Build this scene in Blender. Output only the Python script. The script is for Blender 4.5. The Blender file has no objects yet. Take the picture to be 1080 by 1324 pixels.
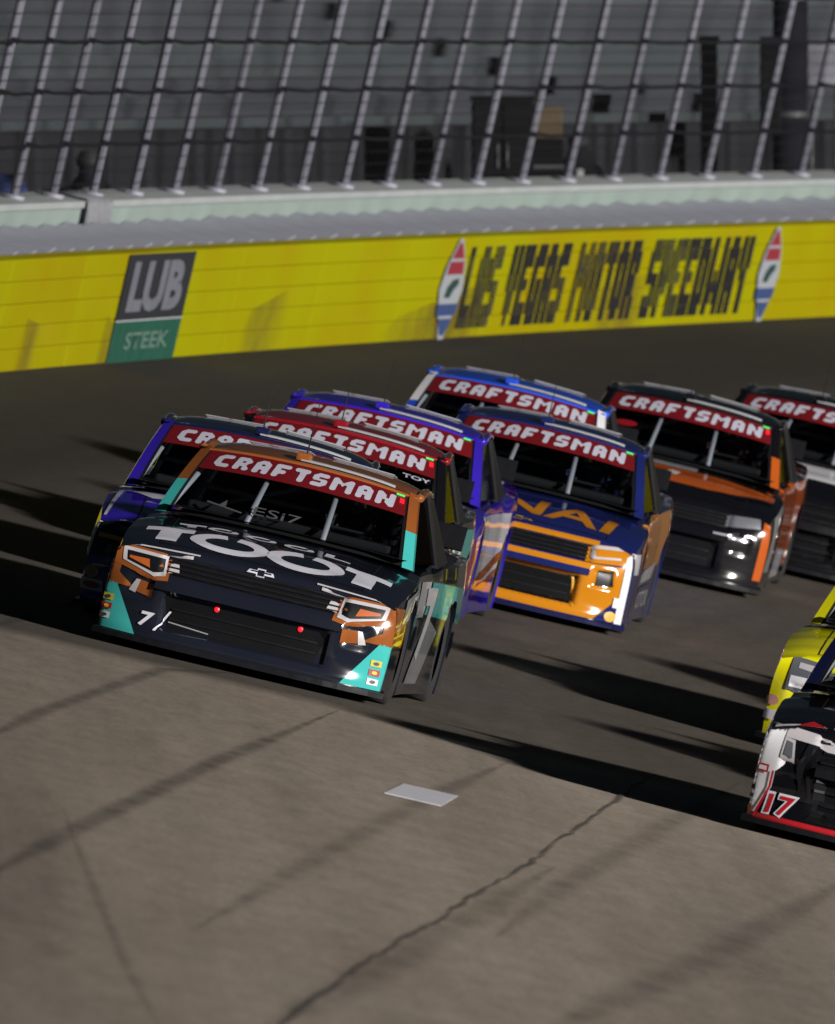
import bpy, bmesh, math, random
from mathutils import Vector, Matrix
from mathutils.bvhtree import BVHTree
random.seed(7)
R = math.radians
SC = bpy.context.scene
C = SC.collection
V = Vector

# ------------------------------------------------------------------ track frame
BANK, R1, PSI, TH = 0.230445, 290.352, -0.008504, 0.029709      # banking, radius of the lead truck's lane, camera angles
RW, WALL_H = 295.743, 1.03
DIST = 140.0
FPX = 195.0 * DIST
CB, SB, TB = math.cos(BANK), math.sin(BANK), math.tan(BANK)

def frame(ph):
    c, s = math.cos(ph), math.sin(ph)
    return V((-s, c, 0)), V((CB * c, CB * s, SB)), V((-SB * c, -SB * s, CB))   # forward, outward, normal

def surf(lat, s, h=0.0):
    """banked surface: lat = metres outward of the lead truck's lane, s = metres along the lap (turn behind 0, straight ahead of 0)"""
    if s >= 0:
        f, o, n = frame(0.0)
        return V((0, s, 0)) + o * lat + n * h
    ph = s / R1
    f, o, n = frame(ph)
    return V((R1 * math.cos(ph) - R1, R1 * math.sin(ph), 0)) + o * lat + n * h

def cone(r, ph, h=0.0, out=0.0):
    return surf((r - R1) / CB + out, ph * R1, h)

# ------------------------------------------------------------------ camera
CAM = V((-DIST * math.cos(TH) * math.sin(PSI), DIST * math.cos(TH) * math.cos(PSI), DIST * math.sin(TH)))
cd = bpy.data.cameras.new('camera')
cam = bpy.data.objects.new('camera', cd)
C.objects.link(cam)
SC.camera = cam
cam.location = CAM
look = (-CAM).normalized()
cam.rotation_euler = look.to_track_quat('-Z', 'Y').to_euler()
cd.sensor_fit = 'HORIZONTAL'
cd.sensor_width = 36.0
cd.lens = FPX / 1080.0 * 36.0
cd.shift_x = 240.0 / 1080.0
cd.shift_y = 208.0 / 1080.0
cd.clip_start = 1.0
cd.clip_end = 4000.0
cd.dof.use_dof = True
cd.dof.focus_distance = 141.0
cd.dof.aperture_fstop = 10.0
CR = look.cross(V((0, 0, 1))).normalized()
CU = CR.cross(look)

def ray(px, py):
    return (look + CR * ((px - 300.0) / FPX) + CU * ((870.0 - py) / FPX)).normalized()

def on_cone(px, py, lift=0.0):
    """point of the banked surface seen at a pixel"""
    d = ray(px, py)
    def F(t):
        p = CAM + d * t
        return p.z - (p.x if p.y >= 0 else math.hypot(p.x + R1, p.y) - R1) * TB - lift
    a = 30.0
    while a < 500 and F(a) * F(a + 4) > 0:
        a += 4
    b = a + 4
    for _ in range(40):
        m = (a + b) / 2
        if F(a) * F(m) <= 0: b = m
        else: a = m
    return CAM + d * a

def at_radius(px, py, r):
    """point seen at a pixel on the upright cylinder of radius r (far side)"""
    d = ray(px, py)
    t = 60.0
    while t < 700:
        p = CAM + d * t
        if p.y < 0 and math.hypot(p.x + R1, p.y) > r: break
        t += .1
    return p

# ------------------------------------------------------------------ light
SUN_EL, SUN_AZ = R(9.0), R(41.0)           # azimuth measured from the direction of the camera towards the infield
sun_dir = V((-math.sin(SUN_AZ) * math.cos(SUN_EL), math.cos(SUN_AZ) * math.cos(SUN_EL), math.sin(SUN_EL)))
w = bpy.data.worlds.new('World')
SC.world = w
w.use_nodes = True
nt = w.node_tree
sky = nt.nodes.new('ShaderNodeTexSky')
sky.sky_type = 'NISHITA'
sky.sun_disc = False
sky.sun_elevation = SUN_EL
sky.sun_rotation = math.atan2(sun_dir.x, sun_dir.y)
nt.links.new(sky.outputs[0], nt.nodes['Background'].inputs[0])
nt.nodes['Background'].inputs[1].default_value = 0.005
sl = bpy.data.lights.new('sun', 'SUN')
sl.energy = 5.0
sl.angle = R(3.2)
sl.color = (1.0, 0.96, 0.91)
so = bpy.data.objects.new('sun', sl)
C.objects.link(so)
so.rotation_euler = sun_dir.to_track_quat('Z', 'Y').to_euler()
so.location = (-40, 40, 60)
SC.view_settings.view_transform = 'Standard'
SC.view_settings.look = 'None'
SC.view_settings.exposure = 0.28
SC.view_settings.gamma = 1.0
SC.cycles.use_denoising = True
SC.cycles.max_bounces = 6
SC.cycles.transparent_max_bounces = 12

# ------------------------------------------------------------------ materials
MATS = {}
def mat(name, col=(.5, .5, .5), rough=.5, metal=0., coat=0., emit=0., noise=0., scale=8., bump=0., spec=.5):
    if name in MATS: return MATS[name]
    m = bpy.data.materials.new(name)
    m.use_nodes = True
    t = m.node_tree
    b = t.nodes['Principled BSDF']
    b.inputs['Base Color'].default_value = (*col, 1)
    b.inputs['Roughness'].default_value = rough
    b.inputs['Metallic'].default_value = metal
    b.inputs['Coat Weight'].default_value = coat
    b.inputs['Coat Roughness'].default_value = .04
    b.inputs['Specular IOR Level'].default_value = spec
    if emit:
        b.inputs['Emission Color'].default_value = (*col, 1)
        b.inputs['Emission Strength'].default_value = emit
    if noise or bump:
        tc = t.nodes.new('ShaderNodeTexCoord')
        n = t.nodes.new('ShaderNodeTexNoise')
        n.inputs['Scale'].default_value = scale
        n.inputs['Detail'].default_value = 6
        t.links.new(tc.outputs['Object'], n.inputs['Vector'])
    if noise:
        r = t.nodes.new('ShaderNodeMapRange')
        r.inputs['To Min'].default_value = 1 - noise
        r.inputs['To Max'].default_value = 1 + noise
        x = t.nodes.new('ShaderNodeMix'); x.data_type = 'RGBA'; x.blend_type = 'MULTIPLY'
        x.inputs['Factor'].default_value = 1
        x.inputs[6].default_value = (*col, 1)
        t.links.new(n.outputs['Fac'], r.inputs['Value'])
        t.links.new(r.outputs['Result'], x.inputs[7])
        t.links.new(x.outputs[2], b.inputs['Base Color'])
        rr = t.nodes.new('ShaderNodeMapRange')
        rr.inputs['To Min'].default_value = max(.04, rough - (.03 if coat else .12))
        rr.inputs['To Max'].default_value = min(1, rough + (.04 if coat else .15))
        t.links.new(n.outputs['Fac'], rr.inputs['Value'])
        t.links.new(rr.outputs['Result'], b.inputs['Roughness'])
    if bump:
        u = t.nodes.new('ShaderNodeBump')
        u.inputs['Strength'].default_value = bump
        u.inputs['Distance'].default_value = .01
        t.links.new(n.outputs['Fac'], u.inputs['Height'])
        t.links.new(u.outputs[0], b.inputs['Normal'])
    MATS[name] = m
    return m

def paint(name, col, rough=.28, metal=.0):
    return mat(name, col, .12, metal, .9, 0, .12, 3.0, spec=.25)

def vinyl(name, col):
    return mat(name, col, .4, 0, .5, 0, .1, 12.)

def asphalt_material():
    m = bpy.data.materials.new('banked asphalt')
    m.use_nodes = True
    t = m.node_tree; L = t.links; N = t.nodes.new
    b = t.nodes['Principled BSDF']
    tc = N('ShaderNodeTexCoord')
    uv = tc.outputs['UV']                    # u = metres across (outward), v = metres along the lap
    def mp(sx, sy):
        k = N('ShaderNodeMapping'); k.inputs['Scale'].default_value = (sx, sy, 1)
        L.new(uv, k.inputs['Vector']); return k.outputs[0]
    def nz(vec, sc, det=5, rough=.55):
        n = N('ShaderNodeTexNoise'); n.inputs['Scale'].default_value = sc; n.inputs['Detail'].default_value = det
        n.inputs['Roughness'].default_value = rough
        L.new(vec, n.inputs['Vector']); return n.outputs['Fac']
    def rng(v, a, b_, lo, hi):
        r = N('ShaderNodeMapRange'); r.inputs['From Min'].default_value = a; r.inputs['From Max'].default_value = b_
        r.inputs['To Min'].default_value = lo; r.inputs['To Max'].default_value = hi
        L.new(v, r.inputs['Value']); return r.outputs['Result']
    def mul(a, c):
        k = N('ShaderNodeMath'); k.operation = 'MULTIPLY'
        L.new(a, k.inputs[0]); L.new(c, k.inputs[1]); return k.outputs[0]
    big = rng(nz(mp(.25, .05), 1.0, 4), .3, .7, .78, 1.12)              # large tone patches, long along the lap
    lane = rng(nz(mp(1.1, .02), 1.0, 5, .6), .3, .7, .74, 1.14)         # rubber streaks down the lanes
    fine = rng(nz(mp(3., .55), 2.0, 9, .78), .25, .75, .82, 1.18)
    grit = rng(nz(mp(26., 5.), 1.0, 6, .8), .25, .75, .72, 1.28)
    gran = rng(nz(mp(5., .8), 1.0, 4, .7), .3, .7, .88, 1.12)
    # light falloff painted in: asphalt colour darkens outward across the upper lanes
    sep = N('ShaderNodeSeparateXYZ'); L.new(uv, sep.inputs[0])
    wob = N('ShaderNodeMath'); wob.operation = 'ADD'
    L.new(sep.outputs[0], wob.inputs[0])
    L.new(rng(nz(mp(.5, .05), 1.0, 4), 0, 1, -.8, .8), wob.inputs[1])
    lane_falloff = rng(wob.outputs[0], .2, 3.4, 1.0, .26)
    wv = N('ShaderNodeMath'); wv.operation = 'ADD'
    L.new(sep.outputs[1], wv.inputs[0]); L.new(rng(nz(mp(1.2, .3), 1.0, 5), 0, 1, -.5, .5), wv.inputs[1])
    turn_falloff = rng(wv.outputs[0], 1.5, 3.2, .30, 1.0)                      # turn asphalt coloured darker to imitate the lights fading with distance
    f = mul(mul(mul(mul(mul(mul(big, lane), fine), grit), gran), lane_falloff), turn_falloff)
    x = N('ShaderNodeMix'); x.data_type = 'RGBA'; x.blend_type = 'MULTIPLY'; x.inputs['Factor'].default_value = 1
    hue = N('ShaderNodeMix'); hue.data_type = 'RGBA'
    hue.inputs[6].default_value = (.325, .258, .200, 1); hue.inputs[7].default_value = (.285, .252, .218, 1)
    L.new(nz(mp(.5, .1), 1.0, 4), hue.inputs['Factor'])
    L.new(hue.outputs[2], x.inputs[6]); L.new(f, x.inputs[7])
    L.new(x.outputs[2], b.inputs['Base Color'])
    b.inputs['Roughness'].default_value = .9
    b.inputs['Specular IOR Level'].default_value = .25
    bu = N('ShaderNodeBump'); bu.inputs['Strength'].default_value = .35; bu.inputs['Distance'].default_value = .01
    L.new(nz(mp(30., 14.), 1.0, 6, .8), bu.inputs['Height']); L.new(bu.outputs[0], b.inputs['Normal'])
    return m

def alpha_noise(name, col, opac, scale=3., rough=.9):
    """dark or light mark with worn, broken edges"""
    m = bpy.data.materials.new(name); m.use_nodes = True
    t = m.node_tree; b = t.nodes['Principled BSDF']
    b.inputs['Base Color'].default_value = (*col, 1); b.inputs['Roughness'].default_value = rough
    tc = t.nodes.new('ShaderNodeTexCoord'); n = t.nodes.new('ShaderNodeTexNoise')
    n.inputs['Scale'].default_value = scale; n.inputs['Detail'].default_value = 7
    t.links.new(tc.outputs['Object'], n.inputs['Vector'])
    r = t.nodes.new('ShaderNodeMapRange'); r.inputs['From Min'].default_value = .3; r.inputs['From Max'].default_value = .65
    r.inputs['To Min'].default_value = opac * .35; r.inputs['To Max'].default_value = opac
    t.links.new(n.outputs['Fac'], r.inputs['Value'])
    sx = t.nodes.new('ShaderNodeSeparateXYZ'); t.links.new(tc.outputs['UV'], sx.inputs[0])   # u across the strip 0..1
    pp = t.nodes.new('ShaderNodeMath'); pp.operation = 'PINGPONG'; pp.inputs[1].default_value = .5
    t.links.new(sx.outputs[0], pp.inputs[0])
    e = t.nodes.new('ShaderNodeMapRange'); e.interpolation_type = 'SMOOTHSTEP'
    e.inputs['From Max'].default_value = .45
    t.links.new(pp.outputs[0], e.inputs['Value'])
    k = t.nodes.new('ShaderNodeMath'); k.operation = 'MULTIPLY'
    t.links.new(r.outputs[0], k.inputs[0]); t.links.new(e.outputs[0], k.inputs[1])
    t.links.new(k.outputs[0], b.inputs['Alpha'])
    return m

def glass_material(name, tint, refl=1.0):
    m = bpy.data.materials.new(name); m.use_nodes = True
    t = m.node_tree
    for n in list(t.nodes): t.nodes.remove(n)
    o = t.nodes.new('ShaderNodeOutputMaterial')
    tr = t.nodes.new('ShaderNodeBsdfTransparent'); tr.inputs[0].default_value = (*tint, 1)
    g = t.nodes.new('ShaderNodeBsdfGlossy'); g.inputs['Roughness'].default_value = .04
    lw = t.nodes.new('ShaderNodeLayerWeight'); lw.inputs[0].default_value = .5
    pw = t.nodes.new('ShaderNodeMath'); pw.operation = 'POWER'; pw.inputs[1].default_value = 4.0
    t.links.new(lw.outputs['Facing'], pw.inputs[0])
    fr = t.nodes.new('ShaderNodeMath'); fr.operation = 'MULTIPLY_ADD'; fr.inputs[1].default_value = .6 * refl; fr.inputs[2].default_value = .045
    t.links.new(pw.outputs[0], fr.inputs[0])
    mx = t.nodes.new('ShaderNodeMixShader')
    t.links.new(fr.outputs[0], mx.inputs[0]); t.links.new(tr.outputs[0], mx.inputs[1]); t.links.new(g.outputs[0], mx.inputs[2])
    t.links.new(mx.outputs[0], o.inputs[0])
    return m

def yellow_wall_material():
    m = bpy.data.materials.new('yellow barrier paint'); m.use_nodes = True
    t = m.node_tree; L = t.links; N = t.nodes.new
    b = t.nodes['Principled BSDF']
    g = N('ShaderNodeNewGeometry')
    tc = N('ShaderNodeTexCoord')
    n = N('ShaderNodeTexNoise'); n.inputs['Scale'].default_value = .35; n.inputs['Detail'].default_value = 5
    L.new(g.outputs['Position'], n.inputs['Vector'])
    cr = N('ShaderNodeValToRGB')
    cr.color_ramp.elements[0].position = .36; cr.color_ramp.elements[0].color = (.26, .20, .001, 1)
    cr.color_ramp.elements[1].position = .66; cr.color_ramp.elements[1].color = (.262, .258, .0012, 1)
    L.new(n.outputs['Fac'], cr.inputs[0])
    # tyre scuffs: long streaks along the wall
    mp = N('ShaderNodeMapping'); mp.inputs['Scale'].default_value = (.6, .6, 7)
    L.new(g.outputs['Position'], mp.inputs[0])
    n2 = N('ShaderNodeTexNoise'); n2.inputs['Scale'].default_value = 1.0; n2.inputs['Detail'].default_value = 8; n2.inputs['Roughness'].default_value = .7
    L.new(mp.outputs[0], n2.inputs['Vector'])
    r2 = N('ShaderNodeMapRange'); r2.inputs['From Min'].default_value = .56; r2.inputs['From Max'].default_value = .76
    r2.inputs['To Max'].default_value = .65
    L.new(n2.outputs['Fac'], r2.inputs['Value'])
    mx = N('ShaderNodeMix'); mx.data_type = 'RGBA'
    L.new(r2.outputs[0], mx.inputs['Factor']); L.new(cr.outputs[0], mx.inputs[6]); mx.inputs[7].default_value = (.30, .22, .01, 1)
    L.new(mx.outputs[2], b.inputs['Base Color'])
    b.inputs['Roughness'].default_value = .6
    b.inputs['Specular IOR Level'].default_value = .08
    return m

# ------------------------------------------------------------------ mesh helpers
def obj(name, me, m=None, parent=None):
    if isinstance(me, bmesh.types.BMesh):
        d = bpy.data.meshes.new(name); me.to_mesh(d); me.free(); me = d
    o = bpy.data.objects.new(name, me); C.objects.link(o)
    if m is not None:
        if not me.materials: me.materials.append(None)
        o.material_slots[0].link = 'OBJECT'; o.material_slots[0].material = m
    if parent: o.parent = parent
    return o

def empty(name, mw=None):
    o = bpy.data.objects.new(name, None); C.objects.link(o); o.empty_display_size = .3
    if mw is not None: o.matrix_world = mw
    return o

def tag(o, label, cat, group=None):
    o['label'] = label; o['category'] = cat
    if group: o['group'] = group
    return o

def structure(o, label=None):
    o['kind'] = 'structure'
    if label: o['label'] = label
    return o

def smooth(o, ang=40):
    for p in o.data.polygons: p.use_smooth = True
    try: o.data.set_sharp_from_angle(angle=R(ang))
    except Exception: pass
    return o

def grid(bm, pts, flip=False):
    """pts[i][j] -> quads"""
    vs = [[bm.verts.new(p) for p in row] for row in pts]
    for i in range(len(vs) - 1):
        for j in range(len(vs[0]) - 1):
            q = [vs[i][j], vs[i + 1][j], vs[i + 1][j + 1], vs[i][j + 1]]
            if flip: q.reverse()
            try: bm.faces.new(q)
            except ValueError: pass
    return vs

def box(bm, c, sx, sy, sz, ax=None, bevel=0):
    """box centred at c with full sizes, ax = 3 axis vectors"""
    ax = ax or (V((1, 0, 0)), V((0, 1, 0)), V((0, 0, 1)))
    c = V(c)
    vs = [bm.verts.new(c + ax[0] * (i * sx / 2) + ax[1] * (j * sy / 2) + ax[2] * (k * sz / 2)) for k in (-1, 1) for j in (-1, 1) for i in (-1, 1)]
    fs = [(0, 2, 3, 1), (4, 5, 7, 6), (0, 1, 5, 4), (2, 6, 7, 3), (0, 4, 6, 2), (1, 3, 7, 5)]
    faces = [bm.faces.new([vs[i] for i in f]) for f in fs]
    if bevel:
        es = list({e for f in faces for e in f.edges})
        bmesh.ops.bevel(bm, geom=es, offset=bevel, segments=2, affect='EDGES', profile=.6)

def tube(bm, pts, rad, n=8, cap=True):
    pts = [V(p) for p in pts]
    rads = rad if isinstance(rad, (list, tuple)) else [rad] * len(pts)
    prev = None; rings = []
    for i, p in enumerate(pts):
        d = (pts[min(i + 1, len(pts) - 1)] - pts[max(i - 1, 0)]).normalized()
        a = prev - d * prev.dot(d) if prev else d.orthogonal()
        if a.length < 1e-6: a = d.orthogonal()
        a.normalize(); b = d.cross(a); prev = a
        rings.append([bm.verts.new(p + (a * math.cos(k * 2 * math.pi / n) + b * math.sin(k * 2 * math.pi / n)) * rads[i]) for k in range(n)])
    for i in range(len(rings) - 1):
        for k in range(n):
            bm.faces.new([rings[i][k], rings[i][(k + 1) % n], rings[i + 1][(k + 1) % n], rings[i + 1][k]])
    if cap:
        bm.faces.new(list(reversed(rings[0]))); bm.faces.new(rings[-1])

def lathe(bm, prof, origin, axis, n=24):
    """prof: (along axis, radius)"""
    axis = V(axis).normalized(); a = axis.orthogonal().normalized(); b = axis.cross(a)
    rings = []
    for (h, r) in prof:
        rings.append([bm.verts.new(V(origin) + axis * h + (a * math.cos(k * 2 * math.pi / n) + b * math.sin(k * 2 * math.pi / n)) * max(r, 1e-4)) for k in range(n)])
    for i in range(len(rings) - 1):
        for k in range(n):
            bm.faces.new([rings[i][k], rings[i][(k + 1) % n], rings[i + 1][(k + 1) % n], rings[i + 1][k]])

def flat(polys, maxlen=.12):
    """2D polygons -> refined bmesh in the xy plane"""
    bm = bmesh.new()
    for p in polys:
        if len(p) < 3: continue
        bm.faces.new([bm.verts.new((x, y, 0)) for x, y in p])
    refine(bm, maxlen)
    return bm

def refine(bm, maxlen):
    bmesh.ops.triangulate(bm, faces=bm.faces[:])
    for _ in range(7):
        es = [e for e in bm.edges if e.calc_length() > maxlen]
        if not es: break
        bmesh.ops.subdivide_edges(bm, edges=es, cuts=1, use_grid_fill=False)
        bmesh.ops.triangulate(bm, faces=bm.faces[:])

def text_bm(s, x0, y0, x1, y1, bold=.02, shear=0., maxlen=.12):
    """lettering from the built-in font, fitted to a rectangle"""
    cu = bpy.data.curves.new('lettering', 'FONT'); cu.body = s; cu.offset = bold; cu.resolution_u = 3
    o = bpy.data.objects.new('lettering', cu); C.objects.link(o)
    dg = bpy.context.evaluated_depsgraph_get()
    me = bpy.data.meshes.new_from_object(o.evaluated_get(dg))
    bm = bmesh.new(); bm.from_mesh(me)
    bpy.data.objects.remove(o); bpy.data.curves.remove(cu); bpy.data.meshes.remove(me)
    xs = [v.co.x for v in bm.verts]; ys = [v.co.y for v in bm.verts]
    ax, bx, ay, by = min(xs), max(xs), min(ys), max(ys)
    for v in bm.verts:
        fx = (v.co.x - ax) / (bx - ax); fy = (v.co.y - ay) / (by - ay)
        v.co = V((x0 + fx * (x1 - x0) + shear * (fy - .5) * (y1 - y0), y0 + fy * (y1 - y0), 0))
    bmesh.ops.remove_doubles(bm, verts=bm.verts[:], dist=1e-5)
    refine(bm, maxlen)
    return bm

GLY = {  # blocky lettering, seven rows
'C': "01111 11111 11000 11000 11000 11111 01111", 'R': "11110 11111 11011 11110 11110 11011 11011",
'A': "01110 11111 11011 11111 11111 11011 11011", 'F': "11111 11111 11000 11110 11110 11000 11000",
'T': "11111 11111 00110 00110 00110 00110 00110", 'S': "01111 11111 11000 11111 00011 11111 11110",
'M': "1100011 1110111 1111111 1101011 1100011 1100011 1100011", 'N': "110011 111011 111011 111111 110111 110111 110011",
'L': "11000 11000 11000 11000 11000 11111 11111", 'V': "11011 11011 11011 11011 01110 01110 00100",
'E': "11111 11111 11000 11110 11000 11111 11111", 'G': "01111 11111 11000 11011 11011 11111 01111",
'O': "01110 11111 11011 11011 11011 11111 01110", 'P': "11110 11111 11011 11111 11110 11000 11000",
'D': "11110 11111 11011 11011 11011 11111 11110", 'W': "1100011 1100011 1100011 1101011 1111111 1110111 1100011",
'Y': "11011 11011 11011 01110 00110 00110 00110", ' ': "000 000 000 000 000 000 000",
}
def block_bm(s, x0, y0, x1, y1, shear=0., maxlen=.2, gap=1, slit=0.):
    cols = []
    for ch in s:
        rows = GLY[ch].split()
        for c in range(len(rows[0])): cols.append([r[c] == '1' for r in rows])
        for _ in range(gap): cols.append([False] * 7)
    for _ in range(gap): cols.pop()
    n = len(cols)
    bm = bmesh.new(); vd = {}
    def vert(i, j):
        k = (round(i, 3), round(j, 3))
        if k not in vd:
            vd[k] = bm.verts.new((x0 + (x1 - x0) * i / n + shear * (.5 - j / 7) * (y1 - y0), y1 - (y1 - y0) * j / 7, 0))
        return vd[k]
    def on(i, j): return 0 <= i < n and 0 <= j < 7 and cols[i][j]
    q = 0. if slit else .55
    for i in range(n):
        for j in range(7):
            if not cols[i][j]:
                # fill the inner corner of a stepped stroke
                if q:
                    for di, dj in ((-1, -1), (-1, 1), (1, 1), (1, -1)):
                        if on(i + di, j) and on(i, j + dj) and on(i + di, j + dj) and not on(i - di, j) and not on(i, j - dj) and not on(i - di, j - dj):
                            cx, cy = (i if di < 0 else i + 1), (j if dj < 0 else j + 1)
                            t = [vert(cx, cy), vert(cx - di * .45, cy), vert(cx, cy - dj * .45)]
                            try: bm.faces.new(t if di * dj > 0 else t[::-1])
                            except ValueError: pass
                continue
            r_ = i + 1 - slit
            pts = []
            for cx, cy, di, dj in ((i, j, -1, -1), (i, j + 1, -1, 1), (r_, j + 1, 1, 1), (r_, j, 1, -1)):
                if q and not on(i + di, j) and not on(i, j + dj) and not on(i + di, j + dj):
                    a_, b_ = (cx, cy - dj * q), (cx - di * q, cy)
                    pts += [a_, b_] if di * dj < 0 else [b_, a_]
                else: pts.append((cx, cy))
            bm.faces.new([vert(*p) for p in pts])
    refine(bm, maxlen)
    return bm

def lay(name, bm, fn, m, parent, lift=.004):
    """map a flat sheet (x, y) on to a surface function fn(x, y) -> point, normal; leave out what misses it"""
    dead = []
    for v in bm.verts:
        hit = fn(v.co.x, v.co.y)
        if hit is None: dead.append(v)
        else: v.co = hit[0] + hit[1] * lift
    if dead: bmesh.ops.delete(bm, geom=dead, context='VERTS')
    if dead and bm.faces:                     # keep the largest remaining piece
        seen, best = set(), []
        for f in bm.faces:
            if f in seen: continue
            st, isl = [f], []
            seen.add(f)
            while st:
                g = st.pop(); isl.append(g)
                for e in g.edges:
                    for h in e.link_faces:
                        if h not in seen: seen.add(h); st.append(h)
            if len(isl) > len(best): best = isl
        keep = set(best)
        bmesh.ops.delete(bm, geom=[f for f in bm.faces if f not in keep], context='FACES')
    if not bm.faces:
        bm.free(); return None
    o = obj(name, bm, m, parent)
    return o

def rect(x0, y0, x1, y1): return [(x0, y0), (x1, y0), (x1, y1), (x0, y1)]
def mirror(polys): return [[(-x, y) for x, y in reversed(p)] for p in polys]
def ring(pts, k):
    cx = sum(p[0] for p in pts) / len(pts); cy = sum(p[1] for p in pts) / len(pts)
    inn = [(cx + (x - cx) * k[0], cy + (y - cy) * k[1]) for x, y in pts]
    n = len(pts)
    return [[pts[i], pts[(i + 1) % n], inn[(i + 1) % n], inn[i]] for i in range(n)]
def ellipse(cx, cy, a, b, n=28, a0=0, a1=360):
    return [(cx + a * math.cos(R(a0 + (a1 - a0) * i / n)), cy + b * math.sin(R(a0 + (a1 - a0) * i / n))) for i in range(n if a1 - a0 == 360 else n + 1)]
def arc_band(cx, cy, a, b, ka, kb, a0, a1, n=20):
    o = ellipse(cx, cy, a, b, n, a0, a1); i = ellipse(cx, cy, a * ka, b * kb, n, a0, a1)
    return [[o[k], o[k + 1], i[k + 1], i[k]] for k in range(n)]

# ------------------------------------------------------------------ ground and track
def build_track():
    bm = bmesh.new(); uvl = bm.loops.layers.uv.new('UVMap')
    ss = [-230 + 2.5 * i for i in range(93)] + [5, 15, 30, 50, 75, 100, 130, 170, 220, 300]
    ls = [-22, -16, -11, -8, -5, -2, 0, 2, 4, 7.2]
    vs = [[bm.verts.new(surf(l, s)) for l in ls] for s in ss]
    for i in range(len(ss) - 1):
        for j in range(len(ls) - 1):
            f = bm.faces.new([vs[i][j], vs[i][j + 1], vs[i + 1][j + 1], vs[i + 1][j]])
            f.normal_update()
            if f.normal.z < 0: f.normal_flip()
            for lp in f.loops:
                k = next((a, b) for a in (i, i + 1) for b in (j, j + 1) if vs[a][b] is lp.vert)
                lp[uvl].uv = (ls[k[1]], ss[k[0]])
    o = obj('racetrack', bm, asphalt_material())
    smooth(o, 60)
    structure(o, 'banked grey asphalt race track curving behind the trucks')
    bm = bmesh.new()
    vs = [bm.verts.new(p) for p in ((-2500, -2500, -6), (2500, -2500, -6), (2500, 2500, -6), (-2500, 2500, -6))]
    bm.faces.new(vs)
    structure(obj('ground', bm, mat('infield ground', (.07, .075, .05), .95, noise=.3, scale=.05)))
build_track()

def strip(name, path, width, m, label, cat, lift=.004, group=None):
    """narrow sheet laid on the track along points given in the surface"""
    bm = bmesh.new(); uvl = bm.loops.layers.uv.new('UVMap')
    rows = []
    for i, p in enumerate(path):
        d = (path[min(i + 1, len(path) - 1)] - path[max(i - 1, 0)]).normalized()
        n = frame(0)[2]
        sd = d.cross(n).normalized()
        w_ = width[i] if isinstance(width, (list, tuple)) else width
        if cat == 'tyre mark': w_ *= .62 * min(1., 4 * i / (len(path) - 1) + .02, 4 * (1 - i / (len(path) - 1)) + .02) + .02
        rows.append([p + sd * (w_ / 2), p - sd * (w_ / 2)])
    vs = [[bm.verts.new(p) for p in r] for r in rows]
    for i in range(len(vs) - 1):
        f = bm.faces.new([vs[i][0], vs[i][1], vs[i + 1][1], vs[i + 1][0]])
        for lp, u in zip(f.loops, (0, 1, 1, 0)): lp[uvl].uv = (u, i)
    for v in bm.verts:
        y = v.co.y; x = v.co.x
        z = (x if y >= 0 else math.hypot(x + R1, y) - R1) * TB
        v.co.z = z + lift
    return tag(obj(name, bm, m), label, cat, group)

def pixpath(pts, n=10, wob=0.):
    out = []
    for (a, b) in zip(pts, pts[1:]):
        for k in range(n):
            t = k / n
            out.append((a[0] + (b[0] - a[0]) * t + random.uniform(-wob, wob), a[1] + (b[1] - a[1]) * t + random.uniform(-wob, wob) * .5))
    out.append(pts[-1])
    return [on_cone(*p) for p in out]

RUB = alpha_noise('tyre rubber', (.04, .036, .033), .45, 1.2)
RUBF = alpha_noise('faint tyre rubber', (.05, .046, .042), .24, 1.0)
strip('tyre_mark', pixpath([(-30, 962), (60, 918), (210, 866), (330, 872)]), .26, RUB, 'dark tyre mark curving under the nose of the black truck', 'tyre mark', .004)
strip('tyre_mark', pixpath([(-30, 1142), (100, 1072), (275, 988), (440, 918)]), .30, RUB, 'long dark tyre mark running up to the black truck bumper', 'tyre mark', .004)
strip('tyre_mark', pixpath([(250, 1205), (425, 1102), (560, 1030), (660, 985)]), .34, RUBF, 'faint wide tyre mark passing beside the white road patch', 'tyre mark', .004)
strip('tyre_mark', pixpath([(80, 1040), (120, 1140), (165, 1250), (215, 1340)]), .12, RUBF, 'thin faint skid line slanting down away from the trucks', 'tyre mark', .006)
strip('tyre_mark', pixpath([(640, 1215), (740, 1140), (850, 1075), (960, 1010)]), .40, RUBF, 'faint tyre mark between the crack and the truck numbered 17', 'tyre mark', .004)
strip('tyre_mark', pixpath([(-20, 815), (60, 790), (110, 776)]), .22, RUB, 'short dark tyre mark beside the purple truck bumper', 'tyre mark', .004)
strip('tyre_mark', pixpath([(330, 1340), (520, 1240), (720, 1120)]), .5, RUBF, 'broad faint tyre mark alongside the jagged crack', 'tyre mark', .006)
strip('tyre_mark', pixpath([(700, 1340), (900, 1250), (1110, 1130)]), .55, RUBF, 'broad faint tyre mark on the open asphalt below truck 17', 'tyre mark', .004)
CRK = alpha_noise('crack filler', (.04, .036, .034), .85, 4.)
ck = pixpath([(365, 1330), (400, 1302), (440, 1272), (470, 1248), (505, 1228), (540, 1206), (575, 1190), (605, 1164), (640, 1146), (668, 1130), (700, 1108), (728, 1084), (757, 1068), (790, 1042), (815, 1022), (850, 1003)], 5, 3.0)
strip('pavement_crack', ck, [random.uniform(.02, .065) for _ in ck], CRK, 'jagged dark crack wandering across the lit asphalt', 'crack', .009)
strip('pavement_seam', pixpath([(-20, 828), (60, 846), (140, 862)], 6), .03, CRK, 'thin dark paving seam in front of the left trucks', 'seam', .012)
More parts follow.
